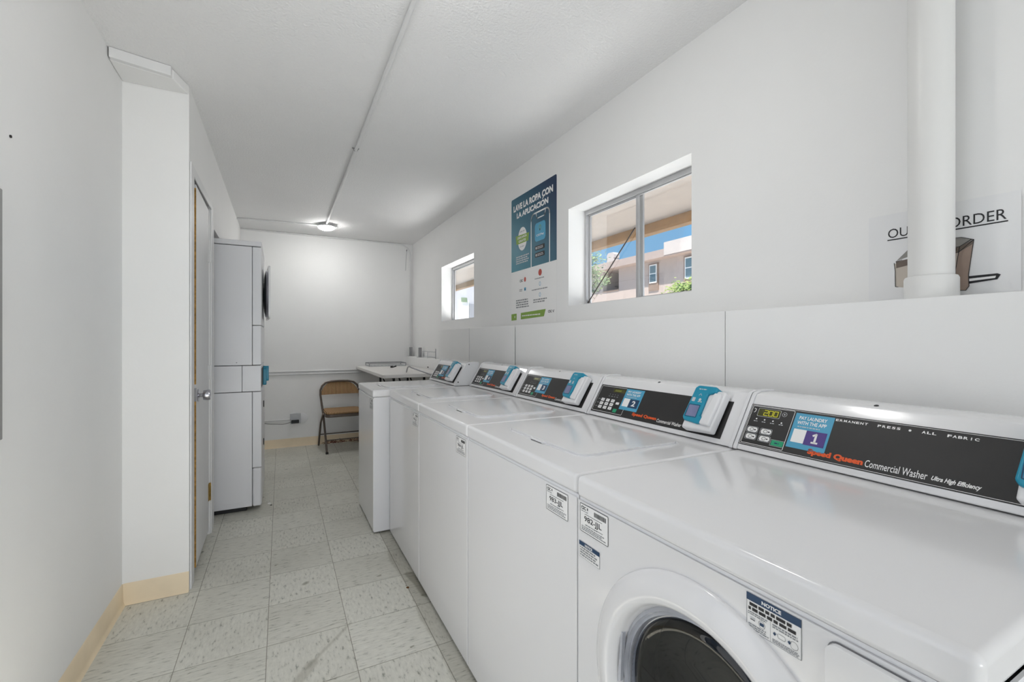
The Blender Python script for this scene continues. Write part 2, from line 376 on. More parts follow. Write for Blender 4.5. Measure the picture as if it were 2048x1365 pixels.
# dropped strip of ceiling in front of the closet
b = MB(); b.prism([(XL, 2.50), (-.44, 2.55), (XC, 2.68), (XL, 2.68)], 2.428, HC-.001, (V3((0, 0, 0)), V3((1, 0, 0)), V3((0, 1, 0)), V3((0, 0, 1))), wall_m)
struct(b.build('trim_1', bevel=.006), 'dropped plaster band at the ceiling above the closet corner')
b = MB(); b.prism([(XL+.005, 2.475), (-.444, 2.525), (-.444, 2.555), (XL+.005, 2.505)], 2.43, HC-.001, (V3((0, 0, 0)), V3((1, 0, 0)), V3((0, 1, 0)), V3((0, 0, 1))), trim_m)
struct(b.build('trim_2', bevel=.003), 'white painted wooden batten across the ceiling corner')
# door casings
b = MB(); b.box(XC, XC+.008, 2.695, 2.775, 0, 2.11, trim_m); struct(b.build('trim_3', bevel=.003))
b = MB(); b.box(XC, XC+.008, 3.42, 3.50, 0, 2.11, trim_m); struct(b.build('trim_4', bevel=.003))
b = MB(); b.box(XC, XC+.008, 2.775, 3.42, 2.06, 2.11, trim_m); struct(b.build('trim_5', bevel=.003))
# baseboards
def base(name, pts, side):
    """cove base along a line; side = unit vector into the room"""
    (ax, ay), (bx, by) = pts; a = V3((ax, ay, 0)); d = V3((bx-ax, by-ay, 0)); L_ = d.length; d.normalize(); s_ = V3((side[0], side[1], 0))
    prof = [(0, 0), (.016, 0), (.010, .006), (.005, .018), (.004, .092), (0, .097)]
    m = MB(); m.prism(prof, 0, L_, (a, s_, V3((0, 0, 1)), d), tan); return struct(m.build(name, fixn=True, ang=50))
base('baseboard_left', ((XL, 1.42), (XL, 2.68)), (1, 0))
base('baseboard_closet', ((XL+.004, 2.68), (XC, 2.68)), (0, -1))
base('baseboard_back', ((-.40, YB), (1.43, YB)), (0, -1))
# plumbing chase: thin boards under a ledge, with gaps between them
def board(name, y0, y1, y0t=None, y1t=None, l=None):
    m = MB(); y0t = y0 if y0t is None else y0t; y1t = y1 if y1t is None else y1t
    m.prism([(-y0, 0), (-y0t, 1.33), (-y1t, 1.33), (-y1, 0)], -.006, 0, (V3((1.40, 0, 0)), V3((0, -1, 0)), V3((0, 0, 1)), V3((-1, 0, 0))), wall_m)
    return struct(m.build(name, bevel=.0012, segs=1, fixn=True), l)
board('trim_6', -.6, 1.073, l='white wall board behind the nearest washers')
board('trim_7', 1.075, 2.662, 1.075, 2.678)
board('trim_8', 2.684, 3.482, 2.690, 3.508)
board('trim_9', 3.520, 4.32, 3.516, 4.32)
b = MB(); b.box(1.4062, XR, -.6, 4.315, 1.315, 1.33, wall_m); b.box(1.413, XR, 4.300, 4.314, 0, 1.313, wall_m)
struct(b.build('trim_10', smooth=False), 'top ledge of the boxed-in pipe chase')
b = MB(); b.box(1.437, XR, 4.322, YB, 0, 1.03, wall_m); struct(b.build('trim_11', bevel=.003), 'lower boxed-in chase beside the folding table')
b = MB(); b.box(-.4, 1.3, 5.795, YB, .845, .862, trim_m)

# closet door, slightly ajar with raw broken edge
d = bpy.data.objects.new('door_1', None); COL.objects.link(d); d.location = (XC-.0065, 3.41, .03); d['kind'] = 'structure'; d['label'] = 'white closet door with raw splintered edge'
d.rotation_euler = (0, 0, math.radians(.8))
m = MB(); m.box(-.035, 0, -.535, -.004, 0, 2.02, trim_m); m.build('door_panel', d, bevel=.001)
m = MB(); m.box(-.0345, .0006, -.541, -.5345, .0, .905, wood_raw); m.box(-.0345, .0006, -.541, -.5345, .965, 2.0, wood_raw); lab(m.build('door_edge', d), 'raw brown particle board edge')
m = MB(); m.lathe([(.010, 0), (.010, .022), (.026, .026), (.029, .05), (.026, .058), (.006, .060)], (0, -.475, .90), (1, 0, 0), chrome, 28, True, True); m.lathe([(.033, 0), (.033, .005), (.012, .008)], (0, -.475, .90), (1, 0, 0), chrome, 28)
m.box(-.03, .0012, -.543, -.530, .875, .945, steel)
m.build('door_handle', d)
for i, (z0, z1) in enumerate(((1.69, 1.77), (.95, 1.04), (.185, .295))):
    m = MB(); mm = trim_m if i < 2 else mat('brass_hinge', (.62, .50, .25), .5, metal=.5, var=.3, vscale=30)
    m.tube([(.006, .0, z0), (.006, .0, z1)], .006, mm, 10); m.box(-.001, .003, -.03, .0, z0+.002, z1-.002, mm)
    m.build('hinge', d)

# windows
def window(name, y0, y1, ymid):
    r = bpy.data.objects.new(name, None); COL.objects.link(r); r.location = (1.64, y0, WZ0); r['kind'] = 'structure'
    w = y1-y0; h = WZ1-WZ0; fx0, fx1 = 0, .036; t = .018; mid = ymid-y0
    m = MB(); m.box(fx0, fx1, 0, t, 0, h, alu); m.box(fx0, fx1, w-t, w, 0, h, alu); m.box(fx0, fx1, t, w-t, 0, t*.6, alu); m.box(fx0, fx1, t, w-t, h-t, h, alu)
    m.box(fx0-.004, fx0+.004, t, w-t, h-t-.008, h-t, alu); m.box(fx0+.012, fx0+.016, t, w-t, h-t-.012, h-t, alu)
    m.build('window_frame', r, bevel=.0015, segs=2)
    for a, bb, x in ((t*.6, mid+.012, .004), (mid-.022, w-t*.6, .020)):
        m = MB(); q = .020; x2 = x+.011; z0, z1 = t*.5, h-t*.9
        m.box(x, x2, a, a+q, z0, z1, alu); m.box(x, x2, bb-q, bb, z0, z1, alu); m.box(x, x2, a+q, bb-q, z0, z0+q*.55, alu); m.box(x, x2, a+q, bb-q, z1-q*.8, z1, alu)
        sash = m.build('sash', r, bevel=.001, segs=2)
        m = MB(); m.box(x+.004, x+.0065, a+q-.003, bb-q+.003, z0+.008, z1-.012, pane_m); m.build('pane', sash, smooth=False)
    return r
w1 = window('window_1', *W1, 1.778); window('window_2', *W2, 3.86)
m = MB(); m.tube([(.012, .884, .022), (.012, .478, .385)], .0035, mat('dark_rod', (.22, .19, .17), .5), 8)
lab(m.build('security_rod', w1), 'thin dark rod leaning diagonally across the left pane')

# ================================================================= WASHERS
def console_frame(cx, Wd): return (V3((cx, Wd, .925)), V3((0, -1, 0)), V3((.5145, 0, .8575)), V3((-.8575, 0, .5145)))
def console_shell(root, cx, Wd, side_w=.011):
    FY = (V3((0, 0, 0)), V3((1, 0, 0)), V3((0, 0, 1)), V3((0, -1, 0)))
    prof = [(cx-.003, .915), (cx-.003, .920), (cx+.0825, 1.0625), (cx+.086, 1.067), (cx+.106, 1.072), (cx+.165, 1.072), (cx+.172, 1.066), (cx+.172, .915)]
    m = MB(); m.prism(prof, -(Wd-side_w-.001), -(side_w+.001), FY, enamel)
    o = m.build('console', root, bevel=.003, fixn=True)
    cap = [(cx-.006, .915), (cx-.006, .922), (cx+.0785, 1.063), (cx+.086, 1.071), (cx+.108, 1.0765), (cx+.168, 1.0765), (cx+.176, 1.070), (cx+.176, .915)]
    for y in (0.0015, Wd-side_w-.0015):
        m = MB(); m.prism(cap, -(y+side_w), -y, FY, plastic_w)
        yy = y-.0008
        for (sx_, sz) in ((cx+.02, .94), (cx+.1, 1.06)):
            m.lathe([(.0045, 0), (.0045, .0015)], (sx_, y+side_w*.5-(side_w*.5), sz), (0, -1, 0), gap_m, 12, False, True)
        e = m.build('console_end_cap', root, bevel=.003, fixn=False)
    m = MB(); O = V3((cx+.096, Wd*.55, 1.0690)); m.lathe([(.005, 0), (.005, .0012)], O, (-.36, 0, .93), blk, 12, False, True)
    m.build('lock_hole', root)
    return o
def app_sticker(root, F, u0, v0, u1, v1, num, detail=True):
    s = Sheet(F); w = u1-u0; h = v1-v0; L0 = 5
    s.rect(u0, v0, u1, v1, blue_p, L0)
    s.text('PAY LAUNDRY', u0+w*.12, v0+h*.82, u1-w*.16, v0+h*.92, white_p, L0+1, .02); s.text('WITH THE APP', u0+w*.10, v0+h*.68, u1-w*.14, v0+h*.78, white_p, L0+1, .02)
    s.small(u0+w*.14, v0+h*.59, u1-w*.2, v0+h*.64, 1, lgrey_p, L0+1)
    s.rect(u0+w*.08, v0+h*.16, u0+w*.42, v0+h*.54, white_p, L0+1)
    s.rect(u0+w*.42, v0+h*.14, u1-w*.06, v0+h*.54, purple_p if num in '1' else navy_p, L0+1)
    if num == '1': s.line([(u0+w*.62, v0+h*.42), (u0+w*.69, v0+h*.465), (u0+w*.69, v0+h*.23)], w*.055, white_p, L0+2); s.line([(u0+w*.62, v0+h*.23), (u0+w*.76, v0+h*.23)], w*.05, white_p, L0+2)
    else: s.text(num, u0+w*.58, v0+h*.22, u0+w*.78, v0+h*.47, white_p, L0+2, .03)
    return lab(s.build('app_sticker', root, smooth=False), 'blue pay by app sticker')
def reader(root, F, u0, v0, k=1.0):
    """white housing with a teal card reader shell over its left side"""
    m = MB(); m.prism([(u0+.006, v0-.028), (u0+.113, v0-.024), (u0+.118, v0+.110), (u0+.05, v0+.112), (u0+.006, v0+.105)], .0045, .034, F, plastic_w)
    m.prism([(u0+.070, v0-.008), (u0+.108, v0-.010), (u0+.112, v0+.098), (u0+.085, v0+.100)], .030, .044, F, plastic_w)
    hs = m.build('card_reader', root, bevel=.006)
    u0 += .004
    t = [(u0-.002, v0+.006), (u0+.006, v0-.004), (u0+.058, v0-.009), (u0+.076, v0-.006), (u0+.078, v0+.012), (u0+.060, v0+.018), (u0+.060, v0+.092), (u0+.084, v0+.100), (u0+.088, v0+.114), (u0+.080, v0+.121), (u0+.014, v0+.121), (u0+.004, v0+.112)]
    m = MB(); m.prism(t, .0046, .042, F, teal); sh = m.build('reader_shell', hs, bevel=.005)
    lab(sh, 'teal plastic shell')
    s = Sheet((F[0]+F[3]*.042, F[1], F[2], F[3])); s.frame(u0+.006, v0+.008, u0+.050, v0+.052, .002, navy_p, 1, .003); s.rect(u0+.009, v0+.011, u0+.047, v0+.049, screen_m, 1)
    s.build('screen', sh, smooth=False)
    s = Sheet((F[0]+F[3]*.042, F[1], F[2], F[3])); s.rect(u0+.010, v0+.062, u0+.022, v0+.076, lgrey_p, 1, .002); s.ell(u0+.040, v0+.070, .005, .005, lgrey_p, 1); s.small(u0+.034, v0+.060, u0+.050, v0+.066, 1, lgrey_p, 1)
    s.small(u0+.022, v0+.104, u0+.052, v0+.110, 1, lgrey_p, 1); s.line([(u0+.030, v0+.085), (u0+.035, v0+.091), (u0+.040, v0+.085)], .0015, lgrey_p, 1)
    s.build('reader_symbols', sh, smooth=False)
def digits(s, st, x, y, w, h, m, l):
    seg = {'2': 'abged', '0': 'abcdef', '8': 'abcdefg', '-': 'g', '5': 'afgcd'}
    for i, ch in enumerate(st):
        x0 = x+i*w*1.35; x1 = x0+w; ym = y+h/2; P_ = {'a': ((x0, y+h), (x1, y+h)), 'b': ((x1, ym), (x1, y+h)), 'c': ((x1, y), (x1, ym)), 'd': ((x0, y), (x1, y)), 'e': ((x0, y), (x0, ym)), 'f': ((x0, ym), (x0, y+h)), 'g': ((x0, ym), (x1, ym))}
        for c_ in seg[ch]: s.line(P_[c_], w*.18, m, l)
def id_label(root, y_far, z1, w, h, code, x=0):
    s = Sheet(F_right(y_far, z1-h, x), .0003); s.rect(0, 0, w, h, white_p, 2, .003); s.frame(0, 0, w, h, w*.012, dark_p, 3, .003)
    s.text('CSC', w*.05, h*.80, w*.22, h*.92, dark_p, 3, .03); s.ell(w*.28, h*.87, w*.018, h*.05, dark_p, 3); s.small(w*.05, h*.72, w*.30, h*.77, 1, grey_p, 3)
    x_ = w*.52
    while x_ < w*.93:
        q = random.uniform(.004, .012)*w; s.rect(x_, h*.74, x_+q, h*.90, dark_p, 3); x_ += q+.007*w
    s.rect(w*.18, h*.655, w*.80, h*.67, dark_p, 3)
    s.text(code, w*.16, h*.36, w*.78, h*.60, dark_p, 3, .012); s.small(w*.2, h*.26, w*.72, h*.33, 1, grey_p, 3); s.rect(w*.58, h*.30, w*.82, h*.315, dark_p, 3)
    s.small(w*.06, h*.06, w*.94, h*.24, 3, grey_p, 3, .6)
    return lab(s.build('id_label', root, smooth=False), 'white machine number label')
def keypad(s, cols=3):
    k0 = .018
    s.frame(k0+.004, .012, k0+.186, .126, .0013, white_p, 4, .003)
    s.rect(.103, .103, .172, .119, lcd, 4, .002); s.rect(.112, .107, .150, .115, mat('lcd_dim', (.45, .46, .16), .3), 5)
    for i in range(4): s.ell(.092+i*.016, .092, .0014, .0014, lgrey_p, 5, 10); s.small(.088+i*.016, .080, .097+i*.016, .086, 1, grey_p, 5)
    for c_ in range(3):
        for r_ in range(3):
            x = .052+c_*.031; y = .058-r_*.0165; s.rect(x, y, x+.021, y+.0125, white_p, 5, .002); s.small(x+.004, y+.003, x+.018, y+.010, 1, grey_p, 6, .35)
    s.rect(.147, .052, .166, .062, white_p, 5, .002); s.rect(.147, .018, .168, .033, green_p, 5, .001)
    for r_ in range(3): s.small(.033, .062-r_*.0165, .047, .068-r_*.0165, 1, grey_p, 5)

def topload(name, label, X, Y0, Wd, num, code, lab_off, with_label=True, ovr=None):
    r = thing(name, label, 'washing machine', (X, Y0, 0), 0, 'row of coin laundry machines')
    g = .0015; dp = .72
    m = MB(); m.box(.0035, dp, g, Wd-g, .012, .8655, enamel_side); m.box(.05, dp-.03, .03, Wd-.03, .0, .012, blk); m.build('cabinet', r, bevel=.004)
    m = MB(); m.box(0, .006, g+.002, Wd-g-.002, .02, .858, enamel); m.build('front_panel', r, bevel=.0028)
    m = MB(); m.box(-.003, dp, g*.6, Wd-g*.6, .866, .912, enamel); m.build('top_panel', r, bevel=.010, segs=4)
    # lid
    m = MB(); x0, x1, y0, y1 = .10, .47, .12, Wd-.13
    F = (V3((0, 0, 0)), V3((1, 0, 0)), V3((0, 1, 0)), V3((0, 0, 1)))
    m.prism(rrect(x0-.006, y0-.006, x1+.006, y1+.006, .045, 8), .9115, .9128, F, seam_m if False else enamel_side)
    m.prism(rrect(x0, y0, x1, y1, .04, 8), .9124, .9190, F, enamel); ld = m.build('lid', r, bevel=.0028, segs=3)
    m = MB(); m.prism([(x0-.012, Wd/2-.04), (x0-.012, Wd/2+.03), (x0+.002, Wd/2+.045), (x0+.002, Wd/2-.052)], .9126, .9165, F, plastic_w); m.box(x0-.0128, x0-.0108, Wd/2-.036, Wd/2+.028, .9125, .914, gap_m); m.build('lid_handle', ld, bevel=.001)
    cx = .548; console_shell(r, cx, Wd); Fc = console_frame(cx, Wd)
    s = Sheet(Fc); pw = Wd-.048
    s.prism([(.016, .006), (pw, .006), (pw, .131), (.016, .131)], .0002, .0012, Fc, black); keypad(s)
    s.text('Speed Queen', .258, .018, .380, .034, orange_p, 5, .05); s.text('Commercial Washer', .385, .016, .494, .029, white_p, 5, .01)
    s.build('control_panel', r, smooth=False)
    app_sticker(r, Fc, .176 if Wd > .6 else .155, .036, .274, .126, num)
    reader(r, Fc, Wd-.177, .036)
    if with_label: id_label(r, Wd-lab_off if False else lab_off, .852, .100, .064, code)
    return r

topload('topload_washer', 'white top-loading washer with blue 2 sticker, next to the front-loader', .615, .8636, .6946, '2', '983-JJL', .138)
topload('topload_washer', 'white top-loading washer between the 2-stickered washer and the next one back', .615, 1.5592, .658, '3', '984-JJL', .118)
topload('topload_washer', 'fourth white washer from the camera, just in front of the protruding end one', .615, 2.2182, .680, '4', '985-JJL', .118)
topload('topload_washer', 'farthest white washer in the row, its cabinet standing forward of the others', .5175, 2.925, .595, '5', '986-JJL', .12)

# front loader
def frontload():
    Wd = .6836; Y0 = .18
    r = thing('frontload_washer', 'nearest white front-loading washer with round dark glass door and 1 sticker', 'washing machine', (.615, Y0, 0), 0, 'row of coin laundry machines')
    g = .0015; dp = .72; C = (Wd/2, .56)
    # front panel with a round hole for the door
    m = MB(); n = 64; rr = .262; y0, y1, z0, z1 = g+.002, Wd-g-.002, .02, .856
    def edge(a):
        cx, cz = math.cos(a), math.sin(a); t = min(((y1-C[0]) if cx > 0 else (C[0]-y0))/max(abs(cx), 1e-6), ((z1-C[1]) if cz > 0 else (C[1]-z0))/max(abs(cz), 1e-6)); return (C[0]+cx*t, C[1]+cz*t)
    angs = sorted(set([2*math.pi*k/n for k in range(n)]+[math.atan2(zz-C[1], yy-C[0]) % (2*math.pi) for yy in (y0, y1) for zz in (z0, z1)])); k = len(angs)
    vs = []
    for x in (0, .008):
        for a in angs: vs.append((x, C[0]+rr*math.cos(a), C[1]+rr*math.sin(a)))
        for a in angs: e = edge(a); vs.append((x, e[0], e[1]))
    fs = []
    for i in range(k):
        j = (i+1) % k
        fs += [(i, j, k+j, k+i), (2*k+i, 3*k+i, 3*k+j, 2*k+j), (i, 2*k+i, 2*k+j, j), (k+i, k+j, 3*k+j, 3*k+i)]
    m.add(vs, fs, enamel); m.build('front_panel', r, fixn=True, ang=40)
    m = MB(); m.box(.009, dp, g, g+.004, .012, .858, enamel_side); m.box(.009, dp, Wd-g-.004, Wd-g, .012, .858, enamel_side); m.box(dp-.004, dp, g, Wd-g, .012, .858, enamel_side); m.box(.0035, .03, g+.004, Wd-g-.004, .8563, .8628, enamel_side); m.box(.009, dp, g, Wd-g, .01, .016, enamel_side); m.box(.009, .03, g, Wd-g, .0, .010, blk)
    m.build('cabinet', r)
    m = MB(); m.box(-.005, dp, g*.6, Wd-g*.6, .863, .912, enamel); m.build('top_panel', r, bevel=.012, segs=4)
    # door
    ax = (-1, 0, 0); O = (0, C[0], C[1])
    m = MB(); m.lathe([(.2615, -.006), (.2625, .004), (.260, .008), (.250, .013), (.238, .018), (.224, .022), (.214, .022), (.207, .018), (.200, .004), (.196, -.010), (.194, -.03)], O, ax, enamel, 96)
    dr = m.build('door', r, fixn=True, ang=60)
    m = MB(); clear = mat('clear_plastic_rim', (.72, .73, .76), .12, var=.1, vscale=20, coat=.5)
    m.lathe([(.196, -.010), (.189, -.006), (.186, -.014), (.181, -.012), (.178, -.022), (.174, -.022)], O, ax, clear, 96); m.build('door_bezel', dr, ang=25, fixn=True)
    m = MB(); m.lathe([(.176, -.020), (.172, -.012), (.150, -.016), (.10, -.030), (.05, -.040), (.004, -.042)], O, ax, door_glass, 96, False, True); m.build('door_glass', dr, ang=80, fixn=True)
    m = MB(); rub = mat('dark_rubber', (.10, .10, .11), .35, var=.2); drum = mat('drum_steel', (.36, .37, .42), .3, metal=.9, var=.25, vscale=9, bump=.4, bscale=18)
    m.lathe([(.190, -.03), (.176, -.04), (.170, -.07), (.176, -.085)], O, ax, rub, 72); m.lathe([(.176, -.085), (.24, -.10), (.25, -.40), (.02, -.46)], O, ax, drum, 72, False, True)
    for q in range(3):
        a = math.radians(40+120*q); c_ = V3((.1, C[0]+.24*math.cos(a), C[1]+.24*math.sin(a))); m.tube([c_, c_+V3((.28, 0, 0))], .03, drum, 10)
    m.build('drum', r, fixn=True)
    m = MB(); F = (V3((0, 0, 0)), V3((0, -1, 0)), V3((0, 0, 1)), V3((-1, 0, 0)))
    m.prism([(-C[0]-.197, .53), (-C[0]-.188, .535), (-C[0]-.182, .635), (-C[0]-.186, .640)], -.004, .004, F, clear); m.build('door_latch', dr)
    # dispenser drawer
    m = MB(); m.prism(rrect(-.144, .725, -.012, .850, .014), .0002, .0015, F, seam_m); m.prism(rrect(-.1425, .7265, -.0135, .8485, .013), .0016, .010, F, enamel); m.build('dispenser_drawer', r, bevel=.003)
    cx = .548; console_shell(r, cx, Wd); Fc = console_frame(cx, Wd)
    s = Sheet(Fc); s.prism([(.012, .006), (Wd-.03, .006), (Wd-.03, .133), (.012, .133)], .0002, .0012, Fc, black)
    s.frame(.0145, .0085, Wd-.033, .1305, .0009, white_p, 4, .002); s.frame(.018, .012, .138, .128, .0012, white_p, 5, .003)
    s.rect(.037, .098, .102, .123, lgrey_p, 4, .003); s.rect(.038, .099, .101, .122, lcd, 5, .003); digits(s, '200', .056, .1025, .0105, .0150, lcdon, 6); s.ell(.0755, .1025, .0009, .0009, lcdon, 6, 8)
    s.ring(.113, .113, .0065, .0065, .001, lgrey_p, 5); s.ell(.113, .113, .002, .002, lgrey_p, 5, 10); s.line([(.024, .120), (.030, .118), (.029, .110), (.026, .108)], .0016, white_p, 5)
    for i in range(4): s.ell(.040+i*.024, .089-(.0015 if i == 3 else 0), .0022, .0022, white_p, 5, 12); s.small(.034+i*.024, .080, .046+i*.024, .084, 1, lgrey_p, 5)
    for (a, c_) in ((.022, .046), (.062, .046), (.024, .025), (.064, .025)):
        s.frame(a, c_, a+.034, c_+.018, .0008, lgrey_p, 5, .004); s.rect(a+.003, c_+.002, a+.032, c_+.016, white_p, 6, .005); s.ring(a+.016, c_+.009, .006, .005, .0012, dark_p, 7, 14); s.small(a+.023, c_+.006, a+.029, c_+.012, 1, dark_p, 7)
    s.frame(.100, .019, .137, .037, .0008, lgrey_p, 5, .001); s.rect(.103, .0205, .135, .0355, green_p, 6, .001); s.small(.112, .025, .126, .031, 1, navy_p, 7)
    def spaced(st, x0, x1):
        n_ = len(st); wd = .0068
        for i, ch in enumerate(st):
            x = x0+(x1-x0-wd)*i/max(1, n_-1); s.text(ch, x+(0 if ch != 'I' else .0026), .1165, x+(wd if ch != 'I' else .0042), .1225, white_p, 5, .03)
    spaced('ERMANENT', .2385, .3065); spaced('PRESS', .326, .369); s.ell(.386, .119, .0025, .0025, white_p, 5); spaced('ALL', .4065, .4305); spaced('FABRIC', .448, .496)
    s.text('Speed Queen', .198, .0145, .3190, .033, orange_p, 5, .06); s.text('Commercial Washer', .323, .0165, .4335, .0335, white_p, 5, .005); s.text('Ultra High Efficiency', .4400, .0160, .5140, .0285, white_p, 5, .03, .35)
    s.build('control_panel', r, smooth=False)
    app_sticker(r, Fc, .142, .026, .236, .124, '1')
    reader(r, Fc, .560, .034)
    id_label(r, .8517-Y0, .852, .100, .064, '982-JJL', -.0004)
    def notice(yf, z1, w, h, big):
        s = Sheet(F_right(yf, z1-h, -.0004), .0003); s.rect(0, 0, w, h, white_p, 1, .001); s.frame(0, 0, w, h, w*.008, grey_p, 2)
        hb = h*(.80 if big else .74); s.rect(0, hb, w, h, navy_p, 3); s.text('NOTICE', w*.30, hb+h*.05, w*.66, h*.95, white_p, 4, .04)
        if big:
            s.small(w*.06, h*.66, w*.94, h*.77, 1, dark_p, 3, .75); s.small(w*.04, h*.54, w*.96, h*.65, 1, dark_p, 3, .75); s.rect(w*.46, 0, w*.465, h*.54, grey_p, 3)
            s.small(w*.03, h*.42, w*.42, h*.52, 2, grey_p, 3); s.small(w*.5, h*.40, w*.96, h*.52, 2, grey_p, 3); s.small(w*.04, h*.04, w*.44, h*.20, 3, grey_p, 3); s.small(w*.5, h*.03, w*.97, h*.14, 3, grey_p, 3)
            s.ring(w*.30, h*.31, w*.065, h*.10, w*.005, dark_p, 3); s.rect(w*.26, h*.27, w*.34, h*.35, navy_p, 3); s.rect(w*.08, h*.30, w*.17, h*.37, lgrey_p, 3); s.rect(w*.08, h*.30, w*.17, h*.32, dark_p, 4)
            for cx_ in (.54, .80): s.poly([(w*(cx_-.03), h*.28), (w*cx_, h*.23), (w*(cx_+.03), h*.28), (w*cx_, h*.33)], navy_p, 4)
            s.frame(w*.59, h*.22, w*.73, h*.34, w*.005, dark_p, 3, .002); s.ring(w*.88, h*.26, w*.07, h*.10, w*.005, dark_p, 3)
        else: s.small(w*.05, h*.08, w*.95, h*.70, 4, grey_p, 3)
        return lab(s.build('notice_label', r, smooth=False), 'blue headed notice label' if big else 'small blue headed notice label')
    notice(.4346-Y0, .853, .079, .054, True); notice(.8550-Y0, .764, .074, .036, False)
frontload()

# ================================================================= STACKED DRYER
def stack_dryer():
    r = thing('stacked_laundry_machine', 'tall white stacked washer and dryer in the left alcove', 'dryer', (-.84, 3.73, 0)); D_ = .715; Wd = .683; xf = D_
    m = MB(); m.box(0, .655, 0, Wd, .035, .857, enamel_side); m.box(.04, .62, .03, Wd-.03, 0, .035, blk); m.build('lower_cabinet', r, bevel=.004)
    m = MB(); m.box(.657, xf, 0, Wd, .31, .857, enamel_side); m.build('lower_front', r, bevel=.006)
    m = MB(); m.box(.657, xf, 0, Wd, .03, .308, enamel_side); m.build('kick_panel', r, bevel=.014)
    m = MB(); m.box(0, .592, 0, Wd, .861, 1.046, enamel_side); m.box(.594, xf-.004, 0, Wd, .861, 1.046, enamel_side); cp = m.build('control_section', r, bevel=.003)
    m = MB(); m.box(0, .655, 0, Wd, 1.050, 1.902, enamel_side); m.build('upper_cabinet', r, bevel=.004)
    m = MB(); m.box(.657, xf-.002, 0, Wd, 1.338, 1.902, enamel_side); m.box(.657, xf-.002, 0, Wd, 1.050, 1.335, enamel_side); m.build('upper_front', r, bevel=.006)
    m = MB(); m.box(0, xf, -.004, Wd+.004, 1.906, 1.942, enamel_side); m.build('top_cover', r, bevel=.006)
    m = MB(); m.box(.02, .60, -.0025, 0, 1.085, 1.089, enamel_side); m.box(.598, .602, -.0025, 0, 1.055, 1.087, enamel_side); m.build('side_rib', r)
    m = MB(); m.box(.02, .60, -.0025, 0, .07, .074, enamel_side); m.build('side_rib', r)
    m = MB(); m.lathe([(.004, 0), (.004, .003)], (.56, 0, 1.070), (0, -1, 0), steel, 10, False, True); m.build('screw', r)
    # round-window door standing slightly open, hinged on its far side
    dj = MB(); O = (0, 0, 0)
    L_ = .40; ang = math.radians(4)
    Fd = (V3((xf+.004, .585, 1.60)), V3((math.sin(ang), -math.cos(ang), 0)), V3((0, 0, 1)), V3((-math.cos(ang), -math.sin(ang), 0)))
    n_out = V3((math.cos(ang), math.sin(ang), 0)); Fo = (Fd[0], Fd[1], Fd[2], n_out)
    dj = MB(); Fr = (Fd[0]+n_out*.008, V3((-Fd[1].x, -Fd[1].y, 0)), Fd[2], n_out)
    dj.prism(rrect(-L_, -.205, 0, .205, .04), 0, .013, Fr, enamel); dd = dj.build('door', r, bevel=.002)
    m = MB(); c_ = Fr[0]-Fr[1]*(L_/2); m.lathe([(.19, 0), (.185, -.012), (.15, -.018), (.14, -.006)], c_, n_out, chrome, 40); m.lathe([(.14, -.006), (.10, -.02), (.01, -.025)], c_, n_out, mat('dark_teal_glass', (.08, .22, .27), .1), 40, False, True); m.build('door_window', dd, fixn=True)
    Fc = (V3((xf-.004, .40, .87)), V3((0, 1, 0)), V3((0, 0, 1)), V3((1, 0, 0)))
    m = MB(); m.prism(rrect(0, .0, .075, .135, .01), .0002, .024, Fc, teal); m.prism(rrect(.03, .03, .10, .150, .012), .0002, .040, Fc, teal); o = m.build('card_reader', r, bevel=.004); lab(o, 'teal card reader')
    m = MB(); m.prism(rrect(-.28, .01, .24, .15, .006), .0001, .0015, (V3((xf-.004, .35, .87)), V3((0, 1, 0)), V3((0, 0, 1)), V3((1, 0, 0))), black); m.build('control_panel', r)
    for zz in (.70, .40): m = MB(); m.box(xf, xf+.006, .35, .36, zz, zz+.05, gap_m); m.build('door_hinge', r)
stack_dryer()

# ================================================================= PIPES, LAMPS, CONDUITS
p = thing('vent_pipe', 'thick white plastic pipe rising from the ledge to the ceiling', 'pipe', (1.463, .529, 1.33))
MB().tube([(0, 0, .03), (0, 0, HC-1.331)], .0445, pipe_m, 40).build('pipe', p)
MB().lathe([(.0455, .058), (.050, .056), (.0525, .05), (.0525, 0.0)], (0, 0, 0), (0, 0, 1), pipe_m, 40, False, True).build('coupling', p, fixn=True)

def lamp(loc, label):
    r = thing('ceiling_lamp', label, 'ceiling lamp', loc, 0, 'round ceiling lamps')
    MB().lathe([(.055, 0), (.055, -.012), (.086, -.018), (.088, -.026), (.08, -.028)], (0, 0, 0), (0, 0, 1), plastic_w, 40, True, True).build('base', r)
    em = mat('lamp_diffuser', (1, .995, .985), .4, emit=64)
    MB().lathe([(.082, -.0285), (.083, -.034), (.070, -.046), (.045, -.056), (.015, -.060), (.001, -.0605)], (0, 0, 0), (0, 0, 1), em, 40, False, True).build('diffuser', r)
lamp((.432, 5.20, HC-.004), 'round lit ceiling lamp at the end of the ceiling conduit')
lamp((.432, 1.25, HC-.004), 'added round ceiling lamp out of view, filling the near part of the room')  # second lamp is added above the view to light the room

